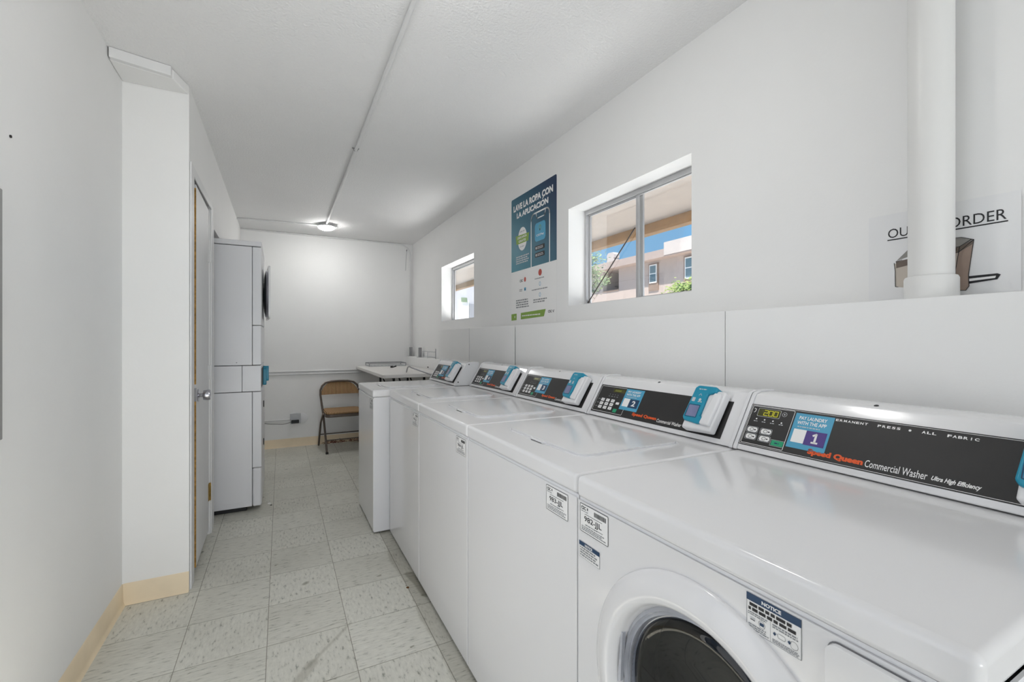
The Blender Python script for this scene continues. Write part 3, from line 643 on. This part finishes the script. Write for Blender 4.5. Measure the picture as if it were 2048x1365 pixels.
def conduit(label, pts, r, clips=(), part=None):
    m = MB(); m.tube(pts, r, trim_m, 12); o = m.build('conduit', None, ang=60); tag(o, label, 'conduit')
    for c_ in clips:
        q = MB(); q.box(c_[0]-.022, c_[0]+.022, c_[1]-.006, c_[1]+.006, HC-.004, HC-.0005, steel); q.tube([(c_[0]+.014*math.cos(a), c_[1], HC-.006-.014*math.sin(a)) for a in [math.pi*k/8 for k in range(9)]], .002, steel, 6); q.build('clip', o)
    return o
conduit('long white conduit running down the ceiling to the lamp', [(.436, YR+.02, HC-.011), (.432, 1.6, HC-.012), (.430, 5.12, HC-.011)], .010, [(.43, 3.06)])
conduit('white conduit crossing the ceiling from the closet wall to the lamp', [(XC+.002, 5.32, HC-.009), (.345, 5.24, HC-.009)], .008)
conduit('white conduit along the top of the back wall bending down the corner', [(XC+.002, YB-.012, HC-.012), (1.36, YB-.012, HC-.012)]+[(1.36+.13*math.sin(a), YB-.012, HC-.012-.13*(1-math.cos(a))) for a in [math.pi/2*k/8 for k in range(1, 9)]]+[(1.49, YB-.012, 1.10)], .007)
conduit('upper of two thin horizontal conduits low on the back wall', [(XC+.01, YB-.010, .872), (1.43, YB-.010, .872)], .008)
conduit('lower of two thin horizontal conduits low on the back wall', [(XC+.01, YB-.010, .838), (1.43, YB-.010, .838)], .008)
conduit('short thin conduit feeding the wall outlet', [(XC+.01, YB-.008, .318), (.095, YB-.008, .318)], .006)

o = thing('wall_outlet', 'white outlet box low on the back wall with a black plug', 'outlet', (.15, YB, .325))
m = MB(); m.box(-.055, .055, -.034, 0, -.058, .062, lgrey_p); m.build('outlet_box', o, bevel=.004)
m = MB(); m.lathe([(.056, 0), (.056, .006), (.045, .008)], (.075, 0, 0), (0, -1, 0), plastic_w, 28, False, True); m.build('cover_plate', o)
m = MB(); m.lathe([(.015, 0), (.015, .002)], (-.01, -.034, .028), (0, -1, 0), lgrey_p, 16, False, True); m.build('socket', o)
o = thing('power_plug', 'black power plug with a thin hanging cord in the back wall outlet', 'plug', (.15, YB-.034, .295))
m = MB(); m.box(-.045, .035, -.034, -.0003, -.018, .018, blk); m.build('plug_body', o, bevel=.005)
cpts = []
for k in range(17):
    t = k/16; cpts.append((-.045-.30*t, -.018, -.03*math.sin(t*math.pi)-.005*math.sin(t*9)+.022*t))
MB().tube(cpts+[(-.36, -.018, .06), (-.375, -.018, .10)], .003, mat('grey_cord', (.45, .44, .44), .6), 8).build('cord', o)

m = MB(); m.tube([(1.44, YB, 2.39), (1.44, YB-.03, 2.385), (1.44, YB-.035, 2.40)], .003, blk, 8)
o = m.build('hook'); tag(o, 'tiny dark hook near the top right of the back wall', 'hook')
m = MB(); m.tube([(1.44, YB-.03, 2.384), (1.435, YB-.02, 2.30), (1.43, YB-.018, 2.20), (1.427, YB-.018, 2.13)], .0018, grey_p, 6)
tag(m.build('string'), 'thin string hanging from the hook on the back wall', 'string')

for (y, l) in ((5.70, 'upright grey metal bracket in the far corner above the low chase'), (5.27, 'upright grey metal bracket above the low chase, nearer one')):
    m = MB(); m.box(1.465, 1.470, y-.0, y+.045, 1.031, 1.145, steel); m.box(1.47, 1.495, y, y+.005, 1.031, 1.145, steel); m.box(1.47, 1.495, y+.04, y+.045, 1.031, 1.145, steel)
    m.box(1.445, 1.50, y-.06, y+.045, 1.0305, 1.034, steel)
    tag(m.build('metal_bracket', None, bevel=.001, segs=1), l, 'bracket', 'metal brackets on the low chase')
m = MB()
for z_ in (1.050, 1.105): m.tube([(1.470, 5.15, z_), (1.470, 4.65, z_)], .004, lgrey_p, 8)
for y_ in (5.15, 4.95, 4.65): m.tube([(1.470, y_, 1.031), (1.470, y_, 1.14 if y_ < 4.7 else 1.107)], .004, steel if y_ < 4.7 else lgrey_p, 8)
tag(m.build('wire_rack'), 'small white wire rack standing on the low chase', 'rack')

# wall panel edge at far left of the view
m = MB(); m.box(XL+.0003, XL+.006, 1.45, 1.660, .965, 1.622, mat('panel_grey', (.60, .60, .60), .5)); tag(m.build('wall_cabinet', None, bevel=.003), 'flat grey metal panel on the left wall, cut by the photo edge', 'panel')
m = MB(); m.lathe([(.004, 0), (.004, .003), (.001, .004)], (XL, 1.71, 1.66+.12), (1, 0, 0), gap_m, 10, False, True); tag(m.build('nail'), 'tiny dark nail in the upper left wall', 'nail')

# ================================================================= POSTER AND SIGNS
s = Sheet(F_right(2.977, 1.343, XR-.0006), .0004)
s.prism(rrect(.005, 0, .620, .920, .012), .0002, .0006, s.F, white_p)
grad = bpy.data.materials.new('poster_blue'); grad.use_nodes = True; t = grad.node_tree; bb = t.nodes['Principled BSDF']; tcn = t.nodes.new('ShaderNodeTexCoord'); sp = t.nodes.new('ShaderNodeSeparateXYZ'); rr_ = t.nodes.new('ShaderNodeValToRGB')
mm_ = t.nodes.new('ShaderNodeMapRange'); ad_ = t.nodes.new('ShaderNodeMath'); ad_.operation = 'ADD'
t.links.new(tcn.outputs['Object'], sp.inputs[0]); t.links.new(sp.outputs['Y'], ad_.inputs[0]); mu_ = t.nodes.new('ShaderNodeMath'); mu_.operation = 'MULTIPLY'; mu_.inputs[1].default_value = -.9; t.links.new(sp.outputs['Z'], mu_.inputs[0]); t.links.new(mu_.outputs[0], ad_.inputs[1])
t.links.new(ad_.outputs[0], mm_.inputs[0]); mm_.inputs[1].default_value = .45; mm_.inputs[2].default_value = 1.35; t.links.new(mm_.outputs[0], rr_.inputs[0]); rr_.color_ramp.elements[0].color = lin((.07, .19, .33))+(1,); rr_.color_ramp.elements[1].color = lin((.10, .50, .58))+(1,)
t.links.new(rr_.outputs[0], bb.inputs['Base Color']); bb.inputs['Roughness'].default_value = .4
s.poly([(.005, .386), (.620, .386)]+arc(.608, .908, .012, 0, 90, 4)+arc(.017, .908, .012, 90, 180, 4), grad, 2)
s.text('LAVE LA ROPA CON', .040, .822, .578, .868, white_p, 3, .05); s.text('LA APLICACION', .090, .765, .522, .805, white_p, 3, .05)
s.line([(.452, .812), (.466, .826)], .009, white_p, 3)
ph = [(.301, .387), (.301, .70)]+arc(.341, .70, .04, 180, 90, 6)+arc(.498, .70, .04, 90, 0, 6)+[(.538, .387)]
s.line(ph, .010, white_p, 4); s.line([(.369, .74), (.372, .712)]+arc(.385, .712, .012, 180, 270, 4)+arc(.472, .712, .012, 270, 360, 4)+[(.488, .74)], .007, white_p, 4)
s.rect(.351, .545, .489, .668, blue_p, 4, .025); s.text('CSCPay', .372, .575, .470, .592, white_p, 5, .02); s.ring(.420, .632, .014, .018, .004, olive_p, 5); s.ell(.418, .618, .005, .008, navy_p, 6)
for (a, c_) in ((.487, .517), (.440, .470)): s.rect(.354, a, .477, c_, blk, 4, .005); s.ell(.370, (a+c_)/2, .007, .009, white_p, 5, 12); s.small(.385, a+.005, .468, c_-.006, 2, lgrey_p, 5)
s.ell(.174, .606, .066, .083, white_p, 3, 28); s.small(.14, .650, .21, .668, 1, lgrey_p, 4); s.small(.14, .545, .21, .560, 1, lgrey_p, 4)
s.poly([(.074, .640), (.272, .632), (.262, .577), (.086, .577)], olive_p, 4); s.text('DESCARGA', .105, .612, .240, .628, white_p, 5, .03); s.text('GRATIS', .12, .585, .225, .602, white_p, 5, .03)
s.small(.08, .432, .278, .492, 4, lgrey_p, 3)
s.text('CSC', .135, .300, .180, .318, dark_p, 3, .03); s.ell(.213, .313, .014, .017, red_p, 3); s.ell(.419, .335, .022, .022, red_p, 3); s.rect(.202, .234, .226, .256, blue_p, 3); s.rect(.206, .238, .222, .244, navy_p, 4); s.small(.13, .232, .175, .252, 2, grey_p, 3)
for z_ in (.260, .188): s.ring(.417, z_, .011, .014, .003, blue_p, 3)
s.small(.35, .292, .47, .304, 1, grey_p, 3); s.small(.31, .220, .53, .232, 1, grey_p, 3); s.small(.33, .135, .51, .165, 2, grey_p, 3); s.small(.08, .115, .275, .180, 4, grey_p, 3)
s.poly([(.005, .078), (.490, .088), (.468, .042), (.005, .031)], olive_p, 3); s.rect(.088, .022, .152, .090, white_p, 4, .003); s.small(.17, .052, .44, .066, 1, white_p, 4); s.rect(.056, .048, .064, .064, white_p, 4)
s.text('CSC', .518, .062, .566, .078, dark_p, 3, .03); s.line([(.575, .075), (.582, .063), (.590, .078)], .004, dark_p, 3)
tag(s.build('poster', smooth=False), 'blue and white poster LAVE LA ROPA CON LA APLICACIÓN beside the window', 'poster')

brown = mat('clipart_brown', (.66, .58, .53), .6, var=.04, vscale=20); brown2 = mat('clipart_dark_brown', (.46, .41, .37), .6); cream = mat('clipart_cream', (.80, .76, .71), .6)
s = Sheet(F_right(.70, 1.331, XR-.0006), .0004)
s.prism([(.009, 0), (.3125, 0), (.3125, .243), (.009, .250)], .0002, .0006, s.F, mat('sign_paper', (.942, .943, .945), .6, var=.008))
s.text('OUT OF ORDER', .056, .181, .289, .2065, dark_p, 3, .0); s.rect(.0545, .1745, .2915, .1775, dark_p, 3)
s.poly([(.0745, .1147), (.115, .156), (.2093, .153), (.2328, .1434), (.2066, .1306), (.12, .128)], mat('clipart_grey', (.60, .59, .57), .6), 2)
s.poly([(.0745, .113), (.2066, .1306), (.2048, .1166), (.075, .095)], brown2, 3)
s.poly([(.071, .108), (.2048, .1166), (.199, .0729), (.199, .0416), (.2012, .0209), (.0735, .0430)], cream, 2)
s.poly([(.2048, .1166), (.199, .0729), (.199, .0416), (.2012, .0209), (.2181, .0192), (.2242, .0292), (.2233, .0577), (.2328, .1434), (.2303, .1321)], brown, 3)
s.poly([(.2066, .1306), (.2328, .1434), (.2303, .1321), (.2048, .1166)], brown2, 4); s.frame(.192, .121, .2005, .1285, .0008, dark_p, 5)
for L_ in ([(.0706, .1095), (.0728, .0879), (.0733, .0442), (.0798, .0422)], [(.0745, .113), (.0884, .116)], [(.115, .156), (.2093, .1535), (.2328, .1434), (.2233, .0577), (.2242, .0292), (.2181, .0192), (.2012, .0209), (.199, .0416), (.199, .0729), (.2048, .1166), (.2328, .1434)], [(.2066, .1306), (.2285, .1447)], [(.12, .128), (.2066, .1306), (.2048, .1166), (.12, .112)]): s.line(L_, .0014, dark_p, 6)
s.poly([(.2233, .0540), (.2735, .0544), (.2795, .0512), (.2735, .0402), (.2233, .0350)], dark_p, 4); s.poly([(.2236, .0476), (.2715, .0490), (.2700, .0438), (.2236, .0412)], white_p, 5)
tag(s.build('paper_sign', smooth=False), 'white OUT OF ORDER paper sign behind the thick pipe', 'sign', 'paper signs above the ledge')
s = Sheet(F_right(.70, 1.331, XR-.0006), .0004); s.prism([(.3155, .0), (.60, .0), (.60, .235), (.3155, .232)], .0002, .0006, s.F, mat('sign_paper', (.942, .943, .945), .6, var=.008)); s.rect(.3195, .06, .57, .215, mat('print_pink', (.80, .74, .73), .6), 3); s.rect(.3185, .059, .3200, .217, grey_p, 4)
tag(s.build('paper_sign', smooth=False), 'white paper sign with a pale pink picture at the right photo edge', 'sign', 'paper signs above the ledge')

# ================================================================= FOLDING TABLE AND WHAT LIES ON IT
t_ = thing('folding_table', 'white folding table in the far right corner behind the washers', 'table', (.815, 4.13, 0)); tw, tl, tz = .612, 1.655, .918
m = MB(); F = (V3((0, 0, 0)), V3((1, 0, 0)), V3((0, 1, 0)), V3((0, 0, 1))); m.prism(rrect(0, 0, tw, tl, .03), tz-.034, tz, F, mat('table_laminate', (.90, .89, .875), .4, var=.03)); m.build('tabletop', t_, bevel=.006)
for yy in (.42, 1.10):
    for xx in (.19, .50):
        m = MB(); m.tube([(xx, yy, 0), (xx, yy, tz-.036)], .012, blk, 10); m.build('leg', t_)
    m = MB(); m.tube([(.19, yy, .12), (.50, yy, .12)], .009, blk, 8); m.build('crossbar', t_)
    for xx in (.20, .31):
        m = MB(); m.tube([(xx, yy-.16 if yy < 1 else yy+.16, tz-.037), (xx+.16, yy, .52)], .008, blk, 8); m.build('brace', t_)
    m = MB(); m.tube([(.19, yy, .52), (.50, yy, .52)], .009, blk, 8); m.build('crossbar', t_)
m = MB(); z_ = tz+.006
loop = [(.93, 5.76), (.93, 5.50), (1.36, 5.50), (1.36, 5.76), (.93, 5.76)]
m.tube([(a, c_, z_) for a, c_ in loop], .005, lgrey_p, 8); m.tube([(a, c_, z_+.034) for a, c_ in loop], .005, grey_p, 8)
for a, c_ in loop[:4]: m.tube([(a, c_, z_), (a, c_, z_+.034)], .005, steel, 6)
for k in range(9): m.tube([(.97+k*.043, 5.50, z_), (.97+k*.043, 5.76, z_)], .0018, lgrey_p, 6)
tag(m.build('wire_tray'), 'low wire tray at the back of the folding table', 'tray')
m = MB(); m.box(1.11, 1.135, 5.18, 5.20, tz+.0003, tz+.022, blk); m.prism([(1.13, 0), (1.175, .012), (1.172, .026), (1.13, .010)], -5.195, -5.18, (V3((0, 0, tz+.0005)), V3((1, 0, 0)), V3((0, 0, 1)), V3((0, -1, 0))), blk)
m.v = [(a, c_, e) for a, c_, e in m.v]; tag(m.build('clip'), 'small black clip lying on the folding table', 'clip')
m = MB(); pts = [(1.07, 4.30, tz+.0055), (1.072, 4.28, .955)]+[(1.085+.02*math.cos(a), 4.26-.03*(1-math.sin(a)), .962+.018*math.sin(a)) for a in [math.pi*(1-k/6) for k in range(1, 6)]]+[(1.155, 3.72, .93), (1.17, 3.60, .905)]
m.tube(pts, .006, steel, 10); tag(m.build('metal_rod', None, ang=60), 'bent thin metal rod arching from behind the farthest washer to the table', 'rod')
m = MB(); m.prism(rrect(-.022, -.006, .022, .006, .0055), .0002, .0012, F_right(4.82, .936, 1.437), gap_m); tag(m.build('slot_plate'), 'small dark oblong slot in the low chase above the table', 'slot')

# ================================================================= FOLDING CHAIR
c = thing('folding_chair', 'brown metal folding chair with striped tan padding by the back wall', 'chair', (.625, 5.475, 0), math.radians(2))
hw = .215
def side(xs): return [(xs*.19, -.235, .0), (xs*.205, -.02, .40), (xs*hw, .165, .60)]
top = [(-hw, .165, .60), (-.213, .178, .655), (-.195, .188, .70), (-.155, .195, .735), (-.09, .198, .750), (0, .199, .753), (.09, .198, .750), (.155, .195, .735), (.195, .188, .70), (.213, .178, .655), (hw, .165, .60)]
m = MB(); m.tube([side(-1)[0], side(-1)[1]]+top+[side(1)[1], side(1)[0]], .0115, brown_metal, 12); m.build('frame', c, ang=70)
for xs in (-1, 1):
    m = MB(); m.tube([(xs*.215, -.10, .42), (xs*.222, .06, .30), (xs*.226, .245, .006)], .011, brown_metal, 12); m.build('rear_leg', c, ang=70)
    m = MB(); m.tube([(xs*.19, -.236, .0), (xs*.1905, -.228, .02)], .0145, blk, 12); m.build('foot_cap', c)
for (a, b_, zz) in ((-.19, -.158, .13), (.226, .170, .13)):
    pass
m = MB(); m.tube([(-.19, -.17, .135), (.19, -.17, .135)], .0065, brown_metal, 8); m.build('crossbar', c)
m = MB(); m.tube([(-.225, .16, .145), (.225, .16, .145)], .0065, brown_metal, 8); m.build('crossbar', c)
# padded back: curved slab following the frame
m = MB(); n = 20; vs = []; fs = []
def backz(x): 
    q = min(1, abs(x)/.205); return .740-.095*(q**5)-.012*q*q
for i in range(n+1):
    x = -.205+.41*i/n; bow = .03*(1-(x/.205)**2)
    for (zz, dy) in ((.600, 0), (.64, 0), (.69, .0), (backz(x), 0)):
        zz = min(zz, backz(x)); y = .165+(zz-.6)*.22+bow
        vs += [(x, y-.014, zz), (x, y+.010, zz)]
for i in range(n):
    for k in range(3):
        a = i*8+k*2; b_ = a+8; fs += [(a, b_, b_+2, a+2), (a+1, a+3, b_+3, b_+1)]
    a = i*8; b_ = a+8; fs += [(a, a+1, b_+1, b_), (a+6, b_+6, b_+7, a+7)]
fs += [(0, 2, 3, 1), (2, 4, 5, 3), (4, 6, 7, 5)]; a = n*8; fs += [(a, a+1, a+3, a+2), (a+2, a+3, a+5, a+4), (a+4, a+5, a+7, a+6)]
m.add(vs, fs, fabric); m.build('backrest', c, fixn=True, ang=50)
F = (V3((0, 0, 0)), V3((1, 0, 0)), V3((0, 1, 0)), V3((0, 0, 1)))
m = MB(); m.prism(rrect(-.198, -.225, .198, .165, .06, 8), .420, .446, F, fabric); st = m.build('seat', c, bevel=.012)
m = MB(); m.prism(rrect(-.205, -.232, .205, .172, .06, 8), .390, .4195, F, brown_metal); m.build('seat_pan', c, bevel=.006)

# lint and cords on the floor by the baseboard behind the chair
m = MB(); red = mat('red_lint', (.42, .24, .19), .9, var=.3, vscale=60)
for k in range(170):
    x = random.uniform(.46, 1.25); y = YB-random.uniform(.02, .055); z0 = random.uniform(.003, .05)*(1-(YB-y)/.08); an = random.uniform(0, 6.28); L_ = random.uniform(.02, .07)
    m.tube([(x, y, z0), (x+L_*.5*math.cos(an), min(YB-.018, y+.006*math.sin(an)), z0+.012), (x+L_*math.cos(an), min(YB-.018, y+.008*math.sin(an)), max(.003, z0-.002))], .0025, red, 5)
tag(m.build('lint_pile'), 'reddish brown lint and scraps along the back baseboard behind the chair', 'lint', kind='stuff')
m = MB(); m.tube([(.62, 5.74, .06), (.72, 5.70, .02), (.85, 5.66, .006), (1.0, 5.60, .006), (1.2, 5.62, .006), (1.38, 5.70, .006)], .004, mat('beige_cord', (.75, .68, .58), .6), 8)
tag(m.build('floor_cord', None, ang=60), 'thin beige cord trailing on the floor behind the chair', 'cord')
chips = [((-.08, 3.845), .014, white_p, 'white chip of paint on the floor by the stacked dryer', 'paint_chip', 'chip'),
         ((-.065, 3.80), .009, blk, 'tiny dark crumb beside the white chip by the stacked dryer', 'crumb', 'crumb'),
         ((.56, 2.22), .008, mat('rust_crumb', (.42, .28, .14), .8, var=.3), 'small brown crumb at the foot of the third washer', 'crumb', 'crumb')]
for (xy, rr_2, mm2, l, nm, ct) in chips:
    m = MB(); n = 7; m.prism([(rr_2*math.cos(2*math.pi*k/n)*random.uniform(.6, 1.1), rr_2*math.sin(2*math.pi*k/n)*random.uniform(.6, 1.1)) for k in range(n)], .0003, .003, (V3((xy[0], xy[1], 0)), V3((1, 0, 0)), V3((0, 1, 0)), V3((0, 0, 1))), mm2)
    tag(m.build(nm), l, ct)

# ================================================================= OUTSIDE
struct(MB().box(1.68, 60, -20, 60, -.2, -.05, ground_m).build('ground', smooth=False))
m = MB(); m.box(-2.6, -2.4, -6, 6, -.05, 4.2, far_grey); struct(m.build('wall_sky_block', smooth=False))  # added unseen wall, keeps blue sky light out of the left opening
struct(MB().box(-2.4, XL-.2, -8, 6, -.2, -.05, ground_m).build('ground', smooth=False))
po = thing('porch_roof', 'beige porch roof with a brown edge beam outside the windows', 'porch roof', (1.7, 0, 2.585))
MB().box(0, 2.2, -4, 12, 0, .05, soffit_m).build('soffit', po, smooth=False)
MB().box(2.09, 2.20, -4, 12, -.115, -.0005, beam_m).build('beam', po, bevel=.004)

B = thing('apartment_building', 'pinkish stucco apartment building seen through the near window', 'building', (15.9, 0, 0))
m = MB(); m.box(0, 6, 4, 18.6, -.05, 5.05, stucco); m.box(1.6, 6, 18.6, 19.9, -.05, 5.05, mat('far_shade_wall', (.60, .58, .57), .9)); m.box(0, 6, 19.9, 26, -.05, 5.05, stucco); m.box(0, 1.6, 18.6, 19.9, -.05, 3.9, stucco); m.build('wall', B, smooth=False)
m = MB(); m.box(-.5, 6.3, 3.7, 26.2, 5.05, 5.40, mat('roof_edge', (.70, .63, .60), .85)); m.build('roof', B, smooth=False)
m = MB(); m.box(-.52, 6, 8, 14.95, 5.10, 5.68, stucco_w); m.build('parapet', B, smooth=False)
for (a, c_, z0, z1) in ((15.82, 16.33, 4.0, 4.88), (13.55, 14.18, 3.95, 4.9), (11.3, 11.9, 3.95, 4.9), (19.0, 19.5, 4.0, 4.8)):
    x = 0 if a < 18 else 1.6
    m = MB(); m.box(x-.05, x-.001, a-.06, c_+.06, z0-.35, z1+.06, trim_brown); f_ = m.build('window', B, smooth=False)
    m = MB(); m.box(x-.08, x-.0505, a+.02, c_-.02, z0, z1, white_p); fr_ = m.build('window_frame', f_, smooth=False) if False else m.build('frame', f_, smooth=False)
    m = MB(); m.box(x-.09, x-.0805, a+.07, c_-.07, z0+.06, (z0+z1)/2-.02, far_glass); m.box(x-.09, x-.0805, a+.07, c_-.07, (z0+z1)/2+.03, z1-.06, far_glass); m.build('pane', f_, smooth=False)
m = MB(); m.prism([(-.5, 5.2), (.5, 5.2), (.27, 6.0), (.32, 6.0), (.32, 6.2), (.2, 6.32), (-.2, 6.32), (-.32, 6.2), (-.32, 6.0), (-.27, 6.0)], -.2, .2, (V3((1.2, 20.5, 0)), V3((0, -1, 0)), V3((0, 0, 1)), V3((-1, 0, 0))), stucco_w); m.build('chimney', B, smooth=False)
m = MB(); m.box(-.03, .05, 18.6, 19.9, 3.9, 3.98, trim_brown); m.build('balcony_rail', B, smooth=False)
m = MB()
for k in range(4): m.box(1.0, 1.06, 18.75+k*.28, 18.78+k*.28, 3.92, 4.55, blk); m.box(.7, 1.03, 18.75+k*.28, 18.95+k*.28, 4.25, 4.28, blk)
o = m.build('balcony_chair_set'); o.location = (15.9, 0, 0); tag(o, 'dark folded patio chairs on the shaded balcony across the yard', 'patio chairs', kind='stuff')

G = thing('entry_building', 'pale grey building wall with a door seen through the far window', 'building', (6.2, 19.5, 0))
MB().box(0, 5, 0, 4, -.05, 6, far_grey).build('wall', G, smooth=False)
MB().box(.6, .78, -.08, -.001, 0, 4, far_grey2).build('pilaster', G, smooth=False)
MB().box(1.10, 1.55, -.04, -.001, 0, 3.10, white_p).build('door', G, smooth=False)
MB().box(1.58, 1.85, -.10, -.001, 0, 2.95, far_grey2).build('pilaster', G, smooth=False)
MB().box(1.16, 1.44, -.09, -.041, 3.02, 3.22, mat('sign_green', (.45, .55, .42), .6)).build('door_sign', G, smooth=False)
MB().box(1.32, 1.38, -.09, -.041, 1.95, 2.05, blk).build('lock', G, smooth=False)

def tree(name, label, loc, r, n, lm, base_z, sq=.8):
    t = thing(name, label, 'tree' if 'tree' in name else 'shrub', (loc[0], loc[1], -.05)); cz = loc[2]+.05
    m = MB(); m.tube([(0, 0, 0), (.05, .02, cz*.5), (-.02, .05, cz)], [.09, .07, .03], bark, 10)
    for k in range(9):
        a = k*.8; m.tube([(0, 0, cz*.55+k*.05), (r*.6*math.cos(a), r*.6*math.sin(a), cz+r*.35*math.sin(k*1.7))], [.035, .01], bark, 7)
    m.build('trunk', t, ang=70)
    m = MB(); vs = []; fs = []
    cl = [(random.gauss(0, r*.45), random.gauss(0, r*.45), random.gauss(0, r*.38)) for _ in range(26)]
    for k in range(n):
        c0 = random.choice(cl); p_ = V3((c0[0]+random.gauss(0, r*.16), c0[1]+random.gauss(0, r*.16), cz+(c0[2]+random.gauss(0, r*.13))*sq))
        a = V3((random.gauss(0, 1), random.gauss(0, 1), random.gauss(0, .6))).normalized(); b_ = a.orthogonal().normalized(); q = random.uniform(.035, .075); b0 = len(vs)
        vs += [p_-a*q, p_+b_*q*.4, p_+a*q, p_-b_*q*.4]; fs.append((b0, b0+1, b0+2, b0+3))
    m.add(vs, fs, lm); m.build('foliage', t, smooth=False)
tree('shade_tree', 'leafy green tree at the left of the near window view', (9.0, 12.75, 3.55), 1.2, 6200, leaf1, 0)
tree('garden_shrub', 'yellow-green shrub at the right of the near window view', (9.0, 7.85, 2.25), .85, 4200, leaf2, 0)
